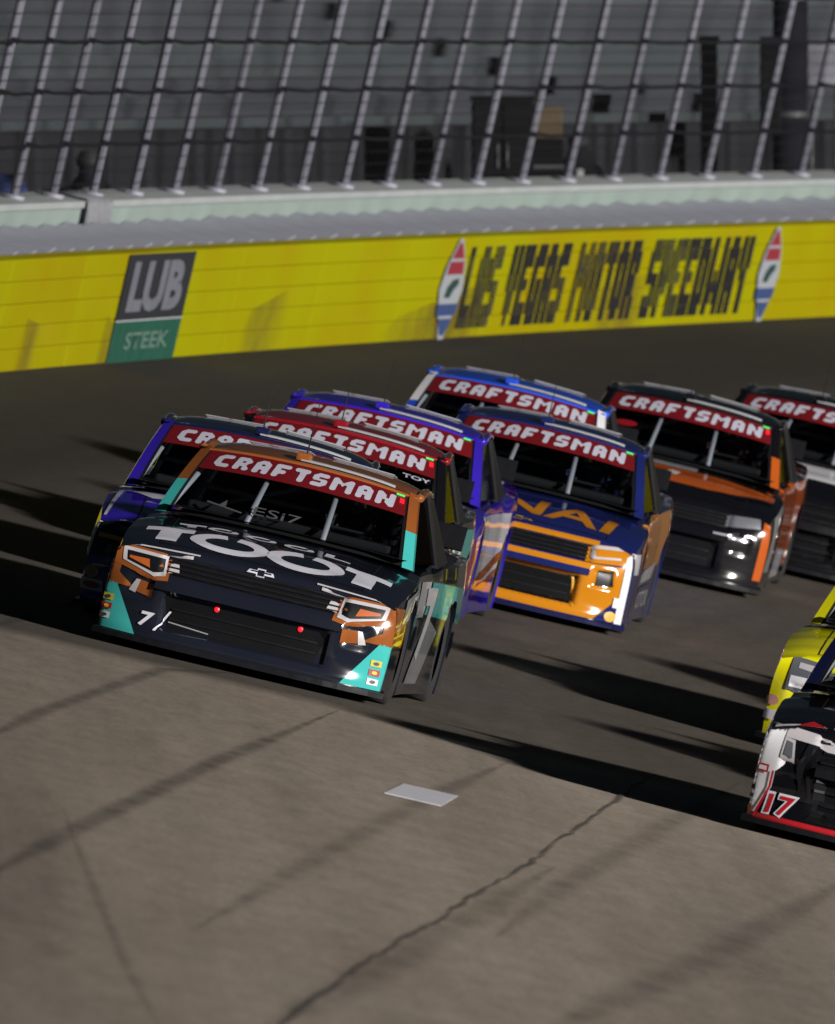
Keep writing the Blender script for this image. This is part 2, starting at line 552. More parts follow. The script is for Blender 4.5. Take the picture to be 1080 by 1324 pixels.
strip('pavement_seam', pixpath([(560, 1268), (760, 1288), (1100, 1330)], 6, 1.), .02, RUB, 'faint paving seam crossing the open asphalt', 'seam', .012)

def road_patch():
    q = [on_cone(*p) for p in ((522, 1014), (592, 1030), (570, 1043), (497, 1026))]
    bm = bmesh.new(); n = frame(0)[2]
    lo = [bm.verts.new(p + n * .002) for p in q]; hi = [bm.verts.new(p + n * .005) for p in q]
    bm.faces.new(hi); bm.faces.new(list(reversed(lo)))
    for i in range(4): bm.faces.new([lo[i], lo[(i + 1) % 4], hi[(i + 1) % 4], hi[i]])
    bmesh.ops.recalc_face_normals(bm, faces=bm.faces[:])
    tag(obj('lane_marker', bm, mat('worn white paint', (.60, .60, .66), .6, noise=.15, scale=5)), 'small white rectangular marker lying on the asphalt', 'marker')
road_patch()

# ------------------------------------------------------------------ outside wall: yellow barrier, cover plates, concrete wall, fence
YEL = yellow_wall_material()
GROUPS = {}
LATW = (RW - R1) / CB
def warc(s): return s * R1 / RW          # arc length along the wall -> lap coordinate

def wall_at(s, h, out=0.): return surf(LATW + out, warc(s), h)
def wall_frame(s):
    return frame(warc(s) / R1)

def mat_from(o, f, out, n):
    m = Matrix.Identity(4)
    for i in range(3):
        m[i][0] = f[i]; m[i][1] = out[i]; m[i][2] = n[i]; m[i][3] = o[i]
    return m

def build_barrier():
    root = empty('crash_barrier', Matrix.Translation(wall_at(-60, 0)))
    tag(root, 'bright yellow steel crash barrier lettered along the foot of the fence', 'barrier')
    inv = root.matrix_world.inverted()
    PL, NT_ = 4.06, 5
    th = WALL_H / NT_
    bm = bmesh.new(); box(bm, (0, .09, 0), PL - .004, .18, th - .002, bevel=.012)
    me = bpy.data.meshes.new('steel_tube'); bm.to_mesh(me); bm.free(); me.materials.append(YEL)
    s = -14.0
    while s > -150:
        f, o, n = wall_frame(s - PL / 2)
        for k in range(NT_):
            c = wall_at(s - PL / 2, th * (k + .5))
            t = bpy.data.objects.new('steel_tube', me); C.objects.link(t); t.parent = root
            t.matrix_world = mat_from(c, f, o, n)
            t.matrix_parent_inverse = Matrix.Identity(4); t.matrix_local = inv @ mat_from(c + o * random.uniform(0, .004), f, o, n)
        s -= PL
    # tilted cover plates over the gap behind the tubes
    bm = bmesh.new()
    box(bm, (0, 0, 0), .94, .84, .02, (V((.994, 0, -.11)), V((0, 1, 0)), V((.11, 0, .994))), .006)
    pm = bpy.data.meshes.new('cover_plate'); bm.to_mesh(pm); bm.free(); pm.materials.append(mat('galvanised cover plate', (.26, .27, .32), .55, .0, noise=.25, scale=4))
    s = -14.0
    while s > -150:
        f, o, n = wall_frame(s)
        t = bpy.data.objects.new('cover_plate', pm); C.objects.link(t); t.parent = root
        c = wall_at(s, WALL_H - .04 + random.uniform(-.012, .012), .64)
        t.matrix_local = inv @ mat_from(c, f, o, n)
        s -= 1.014
    def wf(u, h, lift=0):
        f, o, n = wall_frame(u)
        return (inv @ wall_at(u, h), -o)
    BLK = mat('black barrier lettering', (.012, .012, .014), .6, noise=.3, scale=6)
    # lettering: image left is the near end (larger s)
    def put(name, bm_, m, lift): return lay(name, bm_, lambda x, y: wf(-x, y), m, root, lift)
    def spx(px, py):
        p = on_cone(px, py); return -math.atan2(p.y, p.x + R1) * RW
    x0, x1 = A_S(584, 431), A_S(952, 417)
    word = 'LAS VEGAS MOTOR SPEEDWAY'
    cols_n = sum(len(GLY[c].split()[0]) + 1 for c in word) - 1; x = x0; k_ = (x1 - x0) / cols_n
    for ch in word:
        wd = len(GLY[ch].split()[0]) * k_
        if ch != ' ': put('barrier_letter', block_bm(ch, x, .10, x + wd, .93, maxlen=.5, slit=.2), BLK, .016)
        x += wd + k_
    # dark and green sign
    a, b = A_S(135, 468), A_S(221, 458)
    put('sign_board', flat([rect(a, .40, b, WALL_H - .01)], .5), mat('sign black', (.02, .022, .028), .5), .014)
    put('sign_board', flat([rect(a, .0, b, .385)], .5), mat('sign green', (.012, .075, .05), .5, noise=.2, scale=5), .014)
    put('sign_edge', flat([rect(a, .385, b, .40)], .5), mat('sign white', (.35, .37, .4), .5), .016)
    put('sign_lettering', text_bm('LUB', a + (b - a) * .10, .47, b - (b - a) * .10, .95, .05, maxlen=.3), mat('sign letter grey', (.13, .135, .165), .5, noise=.2, scale=5), .020)
    put('sign_lettering', text_bm('STEEK', a + (b - a) * .2, .12, b - (b - a) * .14, .28, .02, maxlen=.3), mat('sign letter green', (.10, .17, .14), .5), .020)
    # two red, white and blue pointed emblems
    for (pa, pb) in (((548, 433), (583, 431)), ((962, 416), (993, 415))):
        a, b = A_S(*pa), A_S(*pb); w_ = (b - a)
        def X(t): return a + w_ * t
        out = [(X(.42), .0), (X(.62), .0), (X(.95), .5), (X(.85), .75), (X(.58), 1.02), (X(.46), 1.02), (X(.18), .75), (X(.08), .5)]
        put('emblem', flat([out], .4), mat('emblem white', (.28, .30, .33), .5), .020)
        put('emblem_band', flat([[(X(.30), .82), (X(.74), .82), (X(.56), .98), (X(.48), .98)], [(X(.22), .66), (X(.82), .66), (X(.77), .79), (X(.27), .79)]], .4), mat('emblem red', (.22, .022, .035), .5), .024)
        put('emblem_band', flat([[(X(.16), .24), (X(.83), .24), (X(.90), .36), (X(.13), .36)], [(X(.45), .04), (X(.6), .04), (X(.78), .21), (X(.27), .21)]], .4), mat('emblem blue', (.035, .06, .16), .5), .024)
        put('emblem_band', flat([[(X(.3), .43), (X(.5), .42), (X(.6), .5), (X(.75), .56), (X(.72), .62), (X(.5), .6), (X(.36), .53)]], .4), mat('emblem dark', (.02, .05, .045), .5), .024)
    # scuffs low on the paint
    SCF = alpha_noise('barrier scuff', (.14, .085, .006), .42, 2.5)
    for (px, w_) in ((14, 1.2), (120, .8), (300, 2.4), (480, 5.), (530, 3.5), (750, 3.)):
        s0 = A_S(px, 470 - px * .05 if px < 500 else 430)
        bm_ = flat([[(s0, .0), (s0 + w_, .0), (s0 + w_ * .9, random.uniform(.3, .6)), (s0 + w_ * .2, random.uniform(.2, .5))]], .25)
        uvl = bm_.loops.layers.uv.new('UVMap')
        for f_ in bm_.faces:
            for lp in f_.loops: lp[uvl].uv = ((lp.vert.co.x - s0) / w_, lp.vert.co.y)
        put('scuff', bm_, SCF, .011)
    return root

def A_S(px, py, h=0., out=0.):
    """lap position (metres back along the wall) of the wall foot seen near a pixel"""
    lo, hi = 25.0, 140.0
    def X(s):
        v = wall_at(-s, h, out) - CAM
        return 300 + FPX * v.dot(CR) / v.dot(look)
    for _ in range(50):
        m = (lo + hi) / 2
        if X(m) < px: lo = m
        else: hi = m
    return lo
build_barrier()

def sweep_wall(name, prof, m, s0=-12, s1=-170, step=2.0, parent=None):
    """closed cross-section (out, h) swept along the wall"""
    bm = bmesh.new(); rows = []
    n = int(abs(s1 - s0) / step)
    for i in range(n + 1):
        s = s0 + (s1 - s0) * i / n
        rows.append([bm.verts.new(wall_at(s, h, o)) for o, h in prof])
    k = len(prof)
    for a, b in zip(rows, rows[1:]):
        for j in range(k):
            bm.faces.new([a[j], a[(j + 1) % k], b[(j + 1) % k], b[j]])
    bm.faces.new(rows[0]); bm.faces.new(list(reversed(rows[-1])))
    bmesh.ops.recalc_face_normals(bm, faces=bm.faces[:])
    return obj(name, bm, m, parent)

cw = empty('concrete_wall')
tag(cw, 'pale mint concrete wall carrying the catch fence behind the yellow barrier', 'wall')
sweep_wall('wall_body', [(1.08, -.3), (1.42, -.3), (1.42, WALL_H + .15), (1.08, WALL_H + .15)], mat('mint concrete', (.20, .25, .23), .8, noise=.16, scale=1.5), parent=cw)
sweep_wall('wall_coping', [(1.05, WALL_H + .152), (1.45, WALL_H + .152), (1.45, WALL_H + .215), (1.05, WALL_H + .215)], mat('coping concrete', (.27, .29, .295), .75, noise=.16, scale=2), parent=cw)

def build_fence():
    root = empty('catch_fence')
    tag(root, 'tall leaning catch fence of grey steel posts and dark cables', 'fence')
    PM = mat('galvanised post', (.22, .22, .27), .5, .0, noise=.15, scale=3)
    CM = mat('dark cable', (.010, .010, .012), .8, spec=.08)
    H0 = WALL_H + .21
    bm = bmesh.new()
    tube(bm, [(0, 0, 0), (0, 0, 3.9), (0, -.12, 4.4), (0, -.45, 4.9), (0, -1.1, 5.3)], .042, 10)
    box(bm, (0, 0, .02), .2, .2, .04)
    me = bpy.data.meshes.new('post'); bm.to_mesh(me); bm.free(); me.materials.append(PM)
    for p in me.polygons: p.use_smooth = True
    PA = -A_S(17, 0, H0, 1.25)
    PG = (PA + A_S(1035, 0, H0, 1.25)) / -18.0 * -1
    for k in range(-4, 32):
        s = PA - k * PG
        f, o, n = wall_frame(s)
        p = bpy.data.objects.new('post', me); C.objects.link(p); p.parent = root
        p.matrix_local = mat_from(wall_at(s, H0, 1.25), f, o, n)
    for i, h in enumerate((.52, 1.02, 1.50, 1.99, 2.50, 3.0, 3.5)):
        bm = bmesh.new()
        pts = []
        for k in range(-8, 126):
            s = PA - k * PG / 4
            sag = (.018 if k % 4 else 0.) + random.uniform(-.006, .006)
            pts.append(wall_at(s, H0 + h - sag, 1.19))
        tube(bm, pts, .017, 6)
        obj('cable', bm, CM, root)
    # fine wire mesh between the cables
    bm = bmesh.new()
    for j in range(1, 21):
        pts = [wall_at(PA - k * PG / 2, H0 + .125 * j, 1.205) for k in range(-4, 63)]
        tube(bm, pts, .0045, 3, False)
    k = -8.
    while k < 126:
        s = PA - k * PG / 4; f, o, n = wall_frame(s)
        a = wall_at(s, H0 + .03, 1.207); tube(bm, [a, a + n * 2.65], .004, 3, False)
        k += .34
    wm = obj('wire_mesh', bm, CM, root); wm['kind'] = 'stuff'
    # cable clamps where the cables cross the posts
    bm = bmesh.new(); box(bm, (0, 0, 0), .10, .06, .05)
    cm = bpy.data.meshes.new('cable_clamp'); bm.to_mesh(cm); bm.free(); cm.materials.append(CM)
    for k in range(-1, 24):
        for h in (.52, 1.02, 1.50, 1.99):
            s = PA - k * PG
            f, o, n = wall_frame(s)
            c = bpy.data.objects.new('cable_clamp', cm); C.objects.link(c); c.parent = root
            c.matrix_local = mat_from(wall_at(s + random.uniform(.12, .3), H0 + h, 1.19), f, o, n)
build_fence()

# ------------------------------------------------------------------ stand behind the fence
def ring_pt(out, s, z):
    """point at horizontal radius RW + out, lap position s along the wall, height z"""
    ph = s / RW
    return V(((RW + out) * math.cos(ph) - R1, (RW + out) * math.sin(ph), z))

def ring_sweep(name, prof, m, s0, s1, parent, step=3.0):
    bm = bmesh.new(); rows = []; n = max(1, int(abs(s1 - s0) / step)); k = len(prof)
    for i in range(n + 1):
        s = s0 + (s1 - s0) * i / n
        rows.append([bm.verts.new(ring_pt(o, s, z)) for o, z in prof])
    for a, b in zip(rows, rows[1:]):
        for j in range(k): bm.faces.new([a[j], a[(j + 1) % k], b[(j + 1) % k], b[j]])
    bm.faces.new(rows[0]); bm.faces.new(list(reversed(rows[-1])))
    bmesh.ops.recalc_face_normals(bm, faces=bm.faces[:])
    return obj(name, bm, m, parent)

def build_stand():
    root = empty('grandstand')
    tag(root, 'grey empty bleacher stand with a dark front panel behind the fence', 'grandstand')
    S0, S1 = -40, -175
    DK = mat('dark stand panel', (.006, .006, .009), .95, noise=.3, scale=.6)
    DP = mat('stand panel rib', (.011, .011, .015), .95, noise=.3, scale=1)
    AL = [mat('bleacher grey %d' % i, c, .85, .0, noise=.22, scale=.7, spec=.15) for i, c in enumerate(((.052, .060, .067), (.056, .066, .070), (.047, .053, .062), (.049, .052, .062)))]
    ring_sweep('concourse', [(1.2, -1), (1.2, 1.35), (30, 1.35), (30, -1)], mat('concourse concrete', (.16, .16, .16), .9, noise=.2, scale=.5), S0, S1, root)
    ring_sweep('front_panel', [(5.0, 1.36), (5.0, 3.30), (5.15, 3.30), (5.15, 1.36)], DK, S0, S1, root)
    bm = bmesh.new(); box(bm, (0, 0, 0), .28, .06, 1.9)
    rm = bpy.data.meshes.new('panel_rib'); bm.to_mesh(rm); bm.free(); rm.materials.append(DP)
    s = S0
    while s > S1:
        c = ring_pt(4.96, s, 2.34)
        ph = s / RW
        o = bpy.data.objects.new('panel_rib', rm); C.objects.link(o); o.parent = root
        o.matrix_local = mat_from(c, V((-math.sin(ph), math.cos(ph), 0)), V((math.cos(ph), math.sin(ph), 0)), V((0, 0, 1)))
        s -= random.choice((1.5, 1.5, 2.0))
    z = 3.2; o = 5.3
    for k in range(15):
        ring_sweep('bleacher_step', [(o, z - .4), (o, z + .19), (o + .8, z + .19), (o + .8, z - .4)], AL[(k * 7) % 4], S0, S1, root)
        ring_sweep('seat_plank', [(o - .03, z + .085), (o - .03, z + .20), (o + .3, z + .20), (o + .3, z + .195)], AL[(k * 5 + 1) % 4], S0, S1, root)
        z += .21; o += .8
    return root
build_stand()

# ------------------------------------------------------------------ race trucks
# truck space: x forward (nose at 0), y to the truck's left, z up, metres
def interp(x, tab):
    if x <= tab[0][0]: return tab[0][1]
    for (a, u), (b, v) in zip(tab, tab[1:]):
        if x <= b:
            t = (x - a) / (b - a); t = t * t * (3 - 2 * t) * .5 + t * .5
            return u + (v - u) * t
    return tab[-1][1]
WID = [(-5.2, .93), (-4.6, .975), (-3.9, 1.0), (-3.2, .965), (-2.2, .95), (-1.6, .965), (-1.05, 1.005), (-.6, 1.0), (-.22, .975)]
TOP = [(-5.2, 1.06), (-4.2, 1.03), (-3.3, 1.0), (-2.6, .96), (-1.5, .94), (-1.2, .925), (-.8, .87), (-.45, .80), (-.22, .735)]
NB, NTT = 26, 64
X0 = -.22
def half_w(x, b):
    t = 1 - .035 * b ** 5 - .02 * (1 - b) ** 2
    return interp(x, WID) * t
def top_z(x, t):
    c = .075 if x > -1.5 else .05
    bulge = .018 * max(0., 1 - (abs(t) / .62) ** 4) if x > -1.4 else 0.
    return interp(x, TOP) - c * abs(t) ** 5 + bulge * min(1., max(0., (-.3 - x) / .3)) - .018
ZB = .065
def side_pt(x, sgn, b):
    zs = top_z(x, 1.0)
    return V((x, sgn * half_w(x, b), ZB + (zs - ZB) * b))
def top_pt(x, t): return V((x, t * half_w(x, 1.0), top_z(x, t)))
def front_pt(t, b):
    zs = top_z(X0, t)
    z = ZB + (zs - ZB) * b
    y = t * half_w(X0, b)
    g = 1 - b ** 5
    lip = .03 * math.exp(-((b - .08) / .1) ** 2) + .025 * math.exp(-((b - .62) / .16) ** 2)
    def win(v, a, c, e): return max(0., min(1., (v - a) / e)) * max(0., min(1., (c - v) / e))
    rec = .035 * win(z, .520, .675, .022) * win(y, -.64, .64, .03) + .055 * win(z, .165, .425, .025) * win(y, -.58, .58, .04)
    rec += .018 * win(z, .34, .50, .02) * (win(y, .64, .84, .03) + win(y, -.84, -.64, .03))
    return V((X0 + (.22 * (1 - abs(t) ** 3.2)) * (g * .92 + .0) + lip * (1 - abs(t) ** 4) * g - rec, y, z))

def body_mesh():
    bm = bmesh.new()
    xs = [X0 - .06 * i for i in range(4)] + [X0 - .18 - .1 * i for i in range(1, 49)]
    xs = [x for x in xs if x > -5.2] + [-5.2]
    for sgn in (-1, 1):
        grid(bm, [[side_pt(x, sgn, j / NB) for j in range(NB + 1)] for x in xs], sgn > 0)
    ts = [-1 + 2 * j / NTT for j in range(NTT + 1)]
    grid(bm, [[top_pt(x, t) for t in ts] for x in xs])
    grid(bm, [[front_pt(t, j / NB) for t in ts] for j in range(NB + 1)])
    xb = xs[-1]
    grid(bm, [[V((xb - .05 * (1 - abs(t) ** 4) * math.sin(math.pi * j / NB), t * half_w(xb, j / NB), ZB + (top_z(xb, t) - ZB) * j / NB)) for t in ts] for j in range(NB + 1)], True)
    bmesh.ops.remove_doubles(bm, verts=bm.verts[:], dist=.002)
    be = [e for e in bm.edges if len(e.link_faces) == 1]
    bmesh.ops.holes_fill(bm, edges=be, sides=0)
    bmesh.ops.recalc_face_normals(bm, faces=bm.faces[:])
    return bm

bm_ = body_mesh()
BVH = BVHTree.FromBMesh(bm_)
AX = (-1.05, -3.9)
_me = bpy.data.meshes.new('body'); bm_.to_mesh(_me); bm_.free()
_me.materials.append(None)
# wheel openings
_tmp = bpy.data.objects.new('tmp', _me); C.objects.link(_tmp)
_cut = []
for ax in AX:
    for sg in (-1, 1):
        cb = bmesh.new()
        lathe(cb, [(-.2, .001), (-.2, .375), (.5, .375), (.5, .001)], (ax, sg * .80, .345), (0, sg, 0), 28)
        bmesh.ops.remove_doubles(cb, verts=cb.verts[:], dist=.003)
        bmesh.ops.recalc_face_normals(cb, faces=cb.faces[:])
        cm_ = bpy.data.meshes.new('cut'); cb.to_mesh(cm_); cb.free()
        co = bpy.data.objects.new('cut', cm_); C.objects.link(co); _cut.append(co)
        md = _tmp.modifiers.new('b', 'BOOLEAN'); md.operation = 'DIFFERENCE'; md.object = co; md.solver = 'EXACT'
BODY = bpy.data.meshes.new_from_object(_tmp.evaluated_get(bpy.context.evaluated_depsgraph_get()))
BODY.name = 'body'
for o_ in _cut + [_tmp]: bpy.data.objects.remove(o_)
if len(BODY.materials) == 0: BODY.materials.append(None)
for p_ in BODY.polygons: p_.use_smooth = True; p_.material_index = 0
BODY.set_sharp_from_angle(angle=R(38))

def hit_fn(o, d):
    h = BVH.ray_cast(V(o), V(d))
    if h[0] is None: return None
    n = h[1]
    if n.dot(V(d)) > 0: n = -n
    return h[0], n
def f_front(u, v):
    b = (v - ZB) / (top_z(X0, 0.) - ZB)
    def P(u, b):
        t = u / half_w(X0, max(0., min(1., b)))
        if abs(t) > 1:                       # wraps round the corner on to the flank
            sg = 1 if t > 0 else -1
            return side_pt(X0 - (abs(t) - 1) * half_w(X0, b), sg, max(0., min(1., b * (top_z(X0, 0.) - ZB) / (top_z(X0, 1.) - ZB))))
        zs = top_z(X0, t)
        return front_pt(t, max(0., min(1., b * (top_z(X0, 0.) - ZB) / (zs - ZB))))
    e = 2e-3
    p = P(u, b)
    n = (P(u + e, b) - P(u - e, b)).cross(P(u, min(1, b + e)) - P(u, max(0, b - e)))
    if n.length < 1e-9: n = V((1, 0, 0))
    n.normalize()
    if n.x < 0 and abs(u) < .9: n = -n
    if abs(u) >= .9 and n.y * u < 0: n = -n
    return p, n
def f_hood(u, v): return hit_fn((-v, u, 2.), (0, 0, -1))
_b2 = bmesh.new(); _b2.from_mesh(BODY); BVH2 = BVHTree.FromBMesh(_b2); _b2.free()
def side_hit(x, sg, z):
    h = BVH2.ray_cast(V((x, sg * 2., z)), V((0, -sg, 0)))
    if h[0] is None or abs(h[0].y) < .86: return None
    return h[0], (h[1] if h[1].y * sg > 0 else -h[1])
def f_left(u, v): return side_hit(-u, 1, v)
def f_right(u, v): return side_hit(u, -1, v)
# windshield surface
def W(t, b):
    e = t * t
    base = V((-1.17 - .22 * e, .885 * t, .94 - .028 * e))
    topp = V((-2.02 - .13 * e, .745 * t, 1.435 - .05 * e))
    p = base.lerp(topp, b)
    p += V((.035, 0, .02)) * math.sin(math.pi * b)          # slight barrel
    return p
def f_wind(t, b):
    e = 1e-3
    n = (W(t + e, b) - W(t - e, b)).cross(W(t, b + e) - W(t, b - e)).normalized()
    if n.x < 0: n = -n
    return W(t, b), n
# roof
RB = -3.12
def roof_pt(t, c):
    f = W(t, 1.0)
    bk = V((RB - .05 * t * t, .72 * t, 1.45 - .045 * t * t))
    p = f.lerp(bk, c)
    p.z += .045 * math.sin(math.pi * min(1, c * 1.15) * .87) - .035 * abs(t) ** 8
    return p

SH = {}
def shared(key, fn):
    """mesh data shared by all trucks"""
    if key not in SH:
        bm = fn(); me = bpy.data.meshes.new(key); bm.to_mesh(me); bm.free(); me.materials.append(None)
        SH[key] = me
    return SH[key]

def m_roof():
    bm = bmesh.new()
    ts = [-1 + 2 * j / 24 for j in range(25)]
    rows = [[W(t, .945 + .055 * k / 2) + V((.006, 0, .008)) for t in ts] for k in range(2)] + [[roof_pt(t, c / 12) for t in ts] for c in range(13)]
    # rear slope with the back window frame
    rows += [[V((RB - .05 * t * t - .33 * k, (.72 + .1 * k) * t, (1.45 - .045 * t * t - .035 * abs(t) ** 8) * (1 - k) + .99 * k)) for t in ts] for k in (.5, 1.)]
    grid(bm, rows)
    bmesh.ops.recalc_face_normals(bm, faces=bm.faces[:])
    bmesh.ops.solidify(bm, geom=bm.faces[:], thickness=.035)
    bmesh.ops.recalc_face_normals(bm, faces=bm.faces[:])
    for f in bm.faces: f.smooth = True
    return bm
def m_pillar(sg, b0, b1):
    def fn():
        bm = bmesh.new(); rings = []
        for k in range(9):
            b = b0 + (b1 - b0) * k / 8
            p = W(sg * 1.0, b); q = W(sg * .915, b)
            n = f_wind(sg * .96, b)[1]
            ou = V((0, sg, 0))
            rings.append([bm.verts.new(x) for x in (q + n * .012, p + n * .006, p + ou * .008 - V((.05, 0, 0)), p - V((.11, 0, .01)) + ou * .004, q - V((.06, 0, 0)))])
        for a, c in zip(rings, rings[1:]):
            for j in range(5): bm.faces.new([a[j], a[(j + 1) % 5], c[(j + 1) % 5], c[j]])
        bm.faces.new(rings[0]); bm.faces.new(list(reversed(rings[-1])))
        bmesh.ops.recalc_face_normals(bm, faces=bm.faces[:])
        return bm
    return fn
def m_side_panel(sg):
    def fn():
        bm = bmesh.new()
        P = [(-2.72, .93, .93), (-3.5, .915, .97), (-3.16, .745, 1.40), (-2.86, .755, 1.40)]
        vs = [bm.verts.new((x, sg * y, z)) for x, y, z in P]
        vi = [bm.verts.new((x, sg * (y - .04), z)) for x, y, z in P]
        bm.faces.new(vs); bm.faces.new(list(reversed(vi)))
        for i in range(4): bm.faces.new([vs[i], vs[(i + 1) % 4], vi[(i + 1) % 4], vi[i]])
        # roof side rail above the window
        R_ = [(-2.10, .755, 1.375), (-2.9, .762, 1.415), (-2.9, .758, 1.355), (-2.16, .765, 1.33)]
        bmesh.ops.recalc_face_normals(bm, faces=bm.faces[:])
        return bm
    return fn
def m_rail(sg):
    def fn():
        bm = bmesh.new()
        tube(bm, [W(sg * 1.0, .99) + V((-.03, sg * .004, -.005))] + [roof_pt(sg * 1.0, c / 8) + V((0, sg * .006, .004)) for c in range(1, 9)], .03, 8)
        for f in bm.faces: f.smooth = True
        return bm
    return fn
def m_window(sg):
    def fn():
        bm = bmesh.new()
        P = [(-1.46, .86, .94), (-2.74, .915, .95), (-2.87, .745, 1.39), (-2.2, .735, 1.36)]
        vs = [bm.verts.new((x, sg * (y - .01), z)) for x, y, z in P]
        f = bm.faces.new(vs); f.normal_update()
        if f.normal.y * sg < 0: f.normal_flip()
        return bm
    return fn
def m_net():
    bm = bmesh.new()
    def P(a, b):
        lo = V((-1.62, .862, .97)).lerp(V((-2.70, .905, .97)), a); hi = V((-2.22, .745, 1.33)).lerp(V((-2.82, .752, 1.36)), a)
        return lo.lerp(hi, b) - V((0, .03, 0))
    for i in range(9): tube(bm, [P(i / 8, 0), P(i / 8, 1)], .010, 4)
    for j in range(7): tube(bm, [P(0, j / 6), P(1, j / 6)], .010, 4)
    return bm
def m_glass():
    bm = bmesh.new()
    grid(bm, [[W(-.93 + 1.86 * i / 20, b / 10 * .96) for i in range(21)] for b in range(11)])
    for f in bm.faces:
        f.normal_update()
        if f.normal.x < 0: f.normal_flip()
    for f in bm.faces: f.smooth = True
    return bm
def m_backglass():
    bm = bmesh.new()
    grid(bm, [[V((RB - .09 - .28 * k, (.6 + .06 * k) * t, 1.385 * (1 - k) + 1.05 * k)) + V((-.03, 0, .02)) for t in (-1, -.5, 0, .5, 1)] for k in (0., .5, 1.)])
    return bm
def m_trim():
    """black border round the glass"""
    bm = bmesh.new()
    ts = [-.93 + 1.86 * i / 20 for i in range(21)]
    off = lambda t, b: f_wind(t, b)[0] + f_wind(t, b)[1] * .005
    grid(bm, [[off(t, b) for t in ts] for b in (.0, .035)])
    for sg in (-1, 1): grid(bm, [[off(sg * x, .035 + .9 * k / 10) for x in (.89, .93)] for k in range(11)])
    return bm
def m_dash():
    bm = bmesh.new()
    grid(bm, [[V((x, y, .975 - .02 * abs(y) ** 3)) for y in (-.84, -.5, 0, .5, .84)] for x in (-1.24, -1.42, -2.0, -2.8, -3.4)])
    box(bm, (-1.62, .0, 1.0), .22, 1.4, .06, bevel=.02)
    return bm
def m_seat():
    bm = bmesh.new()
    box(bm, (-2.62, .38, 1.12), .12, .52, .42, bevel=.03)
    box(bm, (-2.52, .13, 1.2), .28, .07, .26, bevel=.02)
    box(bm, (-2.52, .63, 1.2), .28, .07, .26, bevel=.02)
    return bm
def m_wheel_steer():
    bm = bmesh.new()
    c = V((-1.98, .38, 1.06)); a = V((0, 1, 0)); b = V((-.35, 0, .94))
    pts = [c + (a * math.cos(k * math.pi / 9) + b * math.sin(k * math.pi / 9)) * .17 for k in range(19)]
    tube(bm, pts, .017, 6, False)
    tube(bm, [c - a * .17, c + a * .17], .012, 6)
    return bm
def m_cage():
    bm = bmesh.new()
    for pts in ([W(-.30, .04) - V((.05, 0, 0)), W(-.30, .95) - V((.05, 0, 0))], [W(.30, .05) - V((.05, 0, 0)), W(.30, .95) - V((.05, 0, 0))],
                [(-2.7, -.78, .96), (-2.75, -.66, 1.34), (-2.75, -.5, 1.4), (-2.75, .5, 1.4), (-2.75, .66, 1.34), (-2.7, .78, .96)],
                [(-2.72, -.66, 1.0), (-2.74, .2, 1.38)], [(-1.5, -.8, .98), (-2.15, -.66, 1.36), (-2.75, -.62, 1.38)], [(-1.5, .8, .98), (-2.15, .66, 1.36), (-2.75, .62, 1.38)],
                [(-2.7, -.74, 1.12), (-2.7, .74, 1.12)], [(-2.16, -.62, 1.37), (-2.16, .62, 1.37)]):
        tube(bm, pts, .020, 8)
    for f in bm.faces: f.smooth = True
    return bm
def m_splitter():
    bm = bmesh.new()
    ts = [-1 + 2 * j / 20 for j in range(21)]
    fr = lambda t, z: V((.05 - .23 * abs(t) ** 3.2, 1.0 * t, z))
    bk = lambda t, z: V((-.45, .97 * t, z))
    grid(bm, [[bk(t, .055) for t in ts], [fr(t, .055) for t in ts], [fr(t, .092) for t in ts], [bk(t, .105) for t in ts], [bk(t, .055) for t in ts]])
    bmesh.ops.remove_doubles(bm, verts=bm.verts[:], dist=.001)
    bmesh.ops.recalc_face_normals(bm, faces=bm.faces[:])
    return bm
def m_tyre():
    bm = bmesh.new()
    lathe(bm, [(-.13, .20), (-.145, .24), (-.14, .32), (-.115, .348), (.115, .348), (.14, .32), (.145, .24), (.13, .20)], (0, 0, 0), (0, 1, 0), 28)
    for f in bm.faces: f.smooth = True
    return bm
def m_rim():
    bm = bmesh.new()
    lathe(bm, [(-.1, .001), (-.09, .09), (-.03, .15), (-.11, .2), (.11, .2), (.03, .15), (.09, .09), (.1, .001)], (0, 0, 0), (0, 1, 0), 20)
    for f in bm.faces: f.smooth = True
    return bm
def m_spoiler():
    bm = bmesh.new()
    box(bm, (-5.12, 0, 1.12), .02, 1.7, .18, (V((.9, 0, .42)), V((0, 1, 0)), V((-.42, 0, .9))))
    for y in (-.6, 0, .6): box(bm, (-5.17, y, 1.09), .1, .02, .1)
    return bm
def m_deflector():
    bm = bmesh.new()
    grid(bm, [[roof_pt(-.10 + .88 * k / 12, c) + V((0, 0, .008 + z)) for k in range(13)] for c, z in ((.0, 0.), (.008, .012), (.03, .013), (.04, .0))])
    return bm
def m_flap(y0, y1, c0, c1):
    def fn():
        bm = bmesh.new()
        P = [roof_pt(y0 / .73, c0), roof_pt(y1 / .73, c0), roof_pt(y1 / .73, c1), roof_pt(y0 / .73, c1)]
        tube(bm, [p + V((0, 0, .016)) for p in P + P[:1]], .007, 5)
        return bm
    return fn
def m_antenna():
    bm = bmesh.new()
    p = roof_pt(-.10, .30); tube(bm, [p, p + V((-.02, 0, .2)), p + V((-.06, 0, .36))], [.006, .004, .002], 5); return bm
def m_vent():
    bm = bmesh.new()
    p = roof_pt(-.08, .06); box(bm, p + V((0, 0, .025)), .12, .11, .06, bevel=.02); return bm
def m_spot(y, z, rr):
    def fn():
        bm = bmesh.new(); h = f_front(y, z); lathe(bm, [(0, rr), (.012, rr), (.016, rr * .6), (.017, .0005)], h[0], h[1], 12); return bm
    return fn
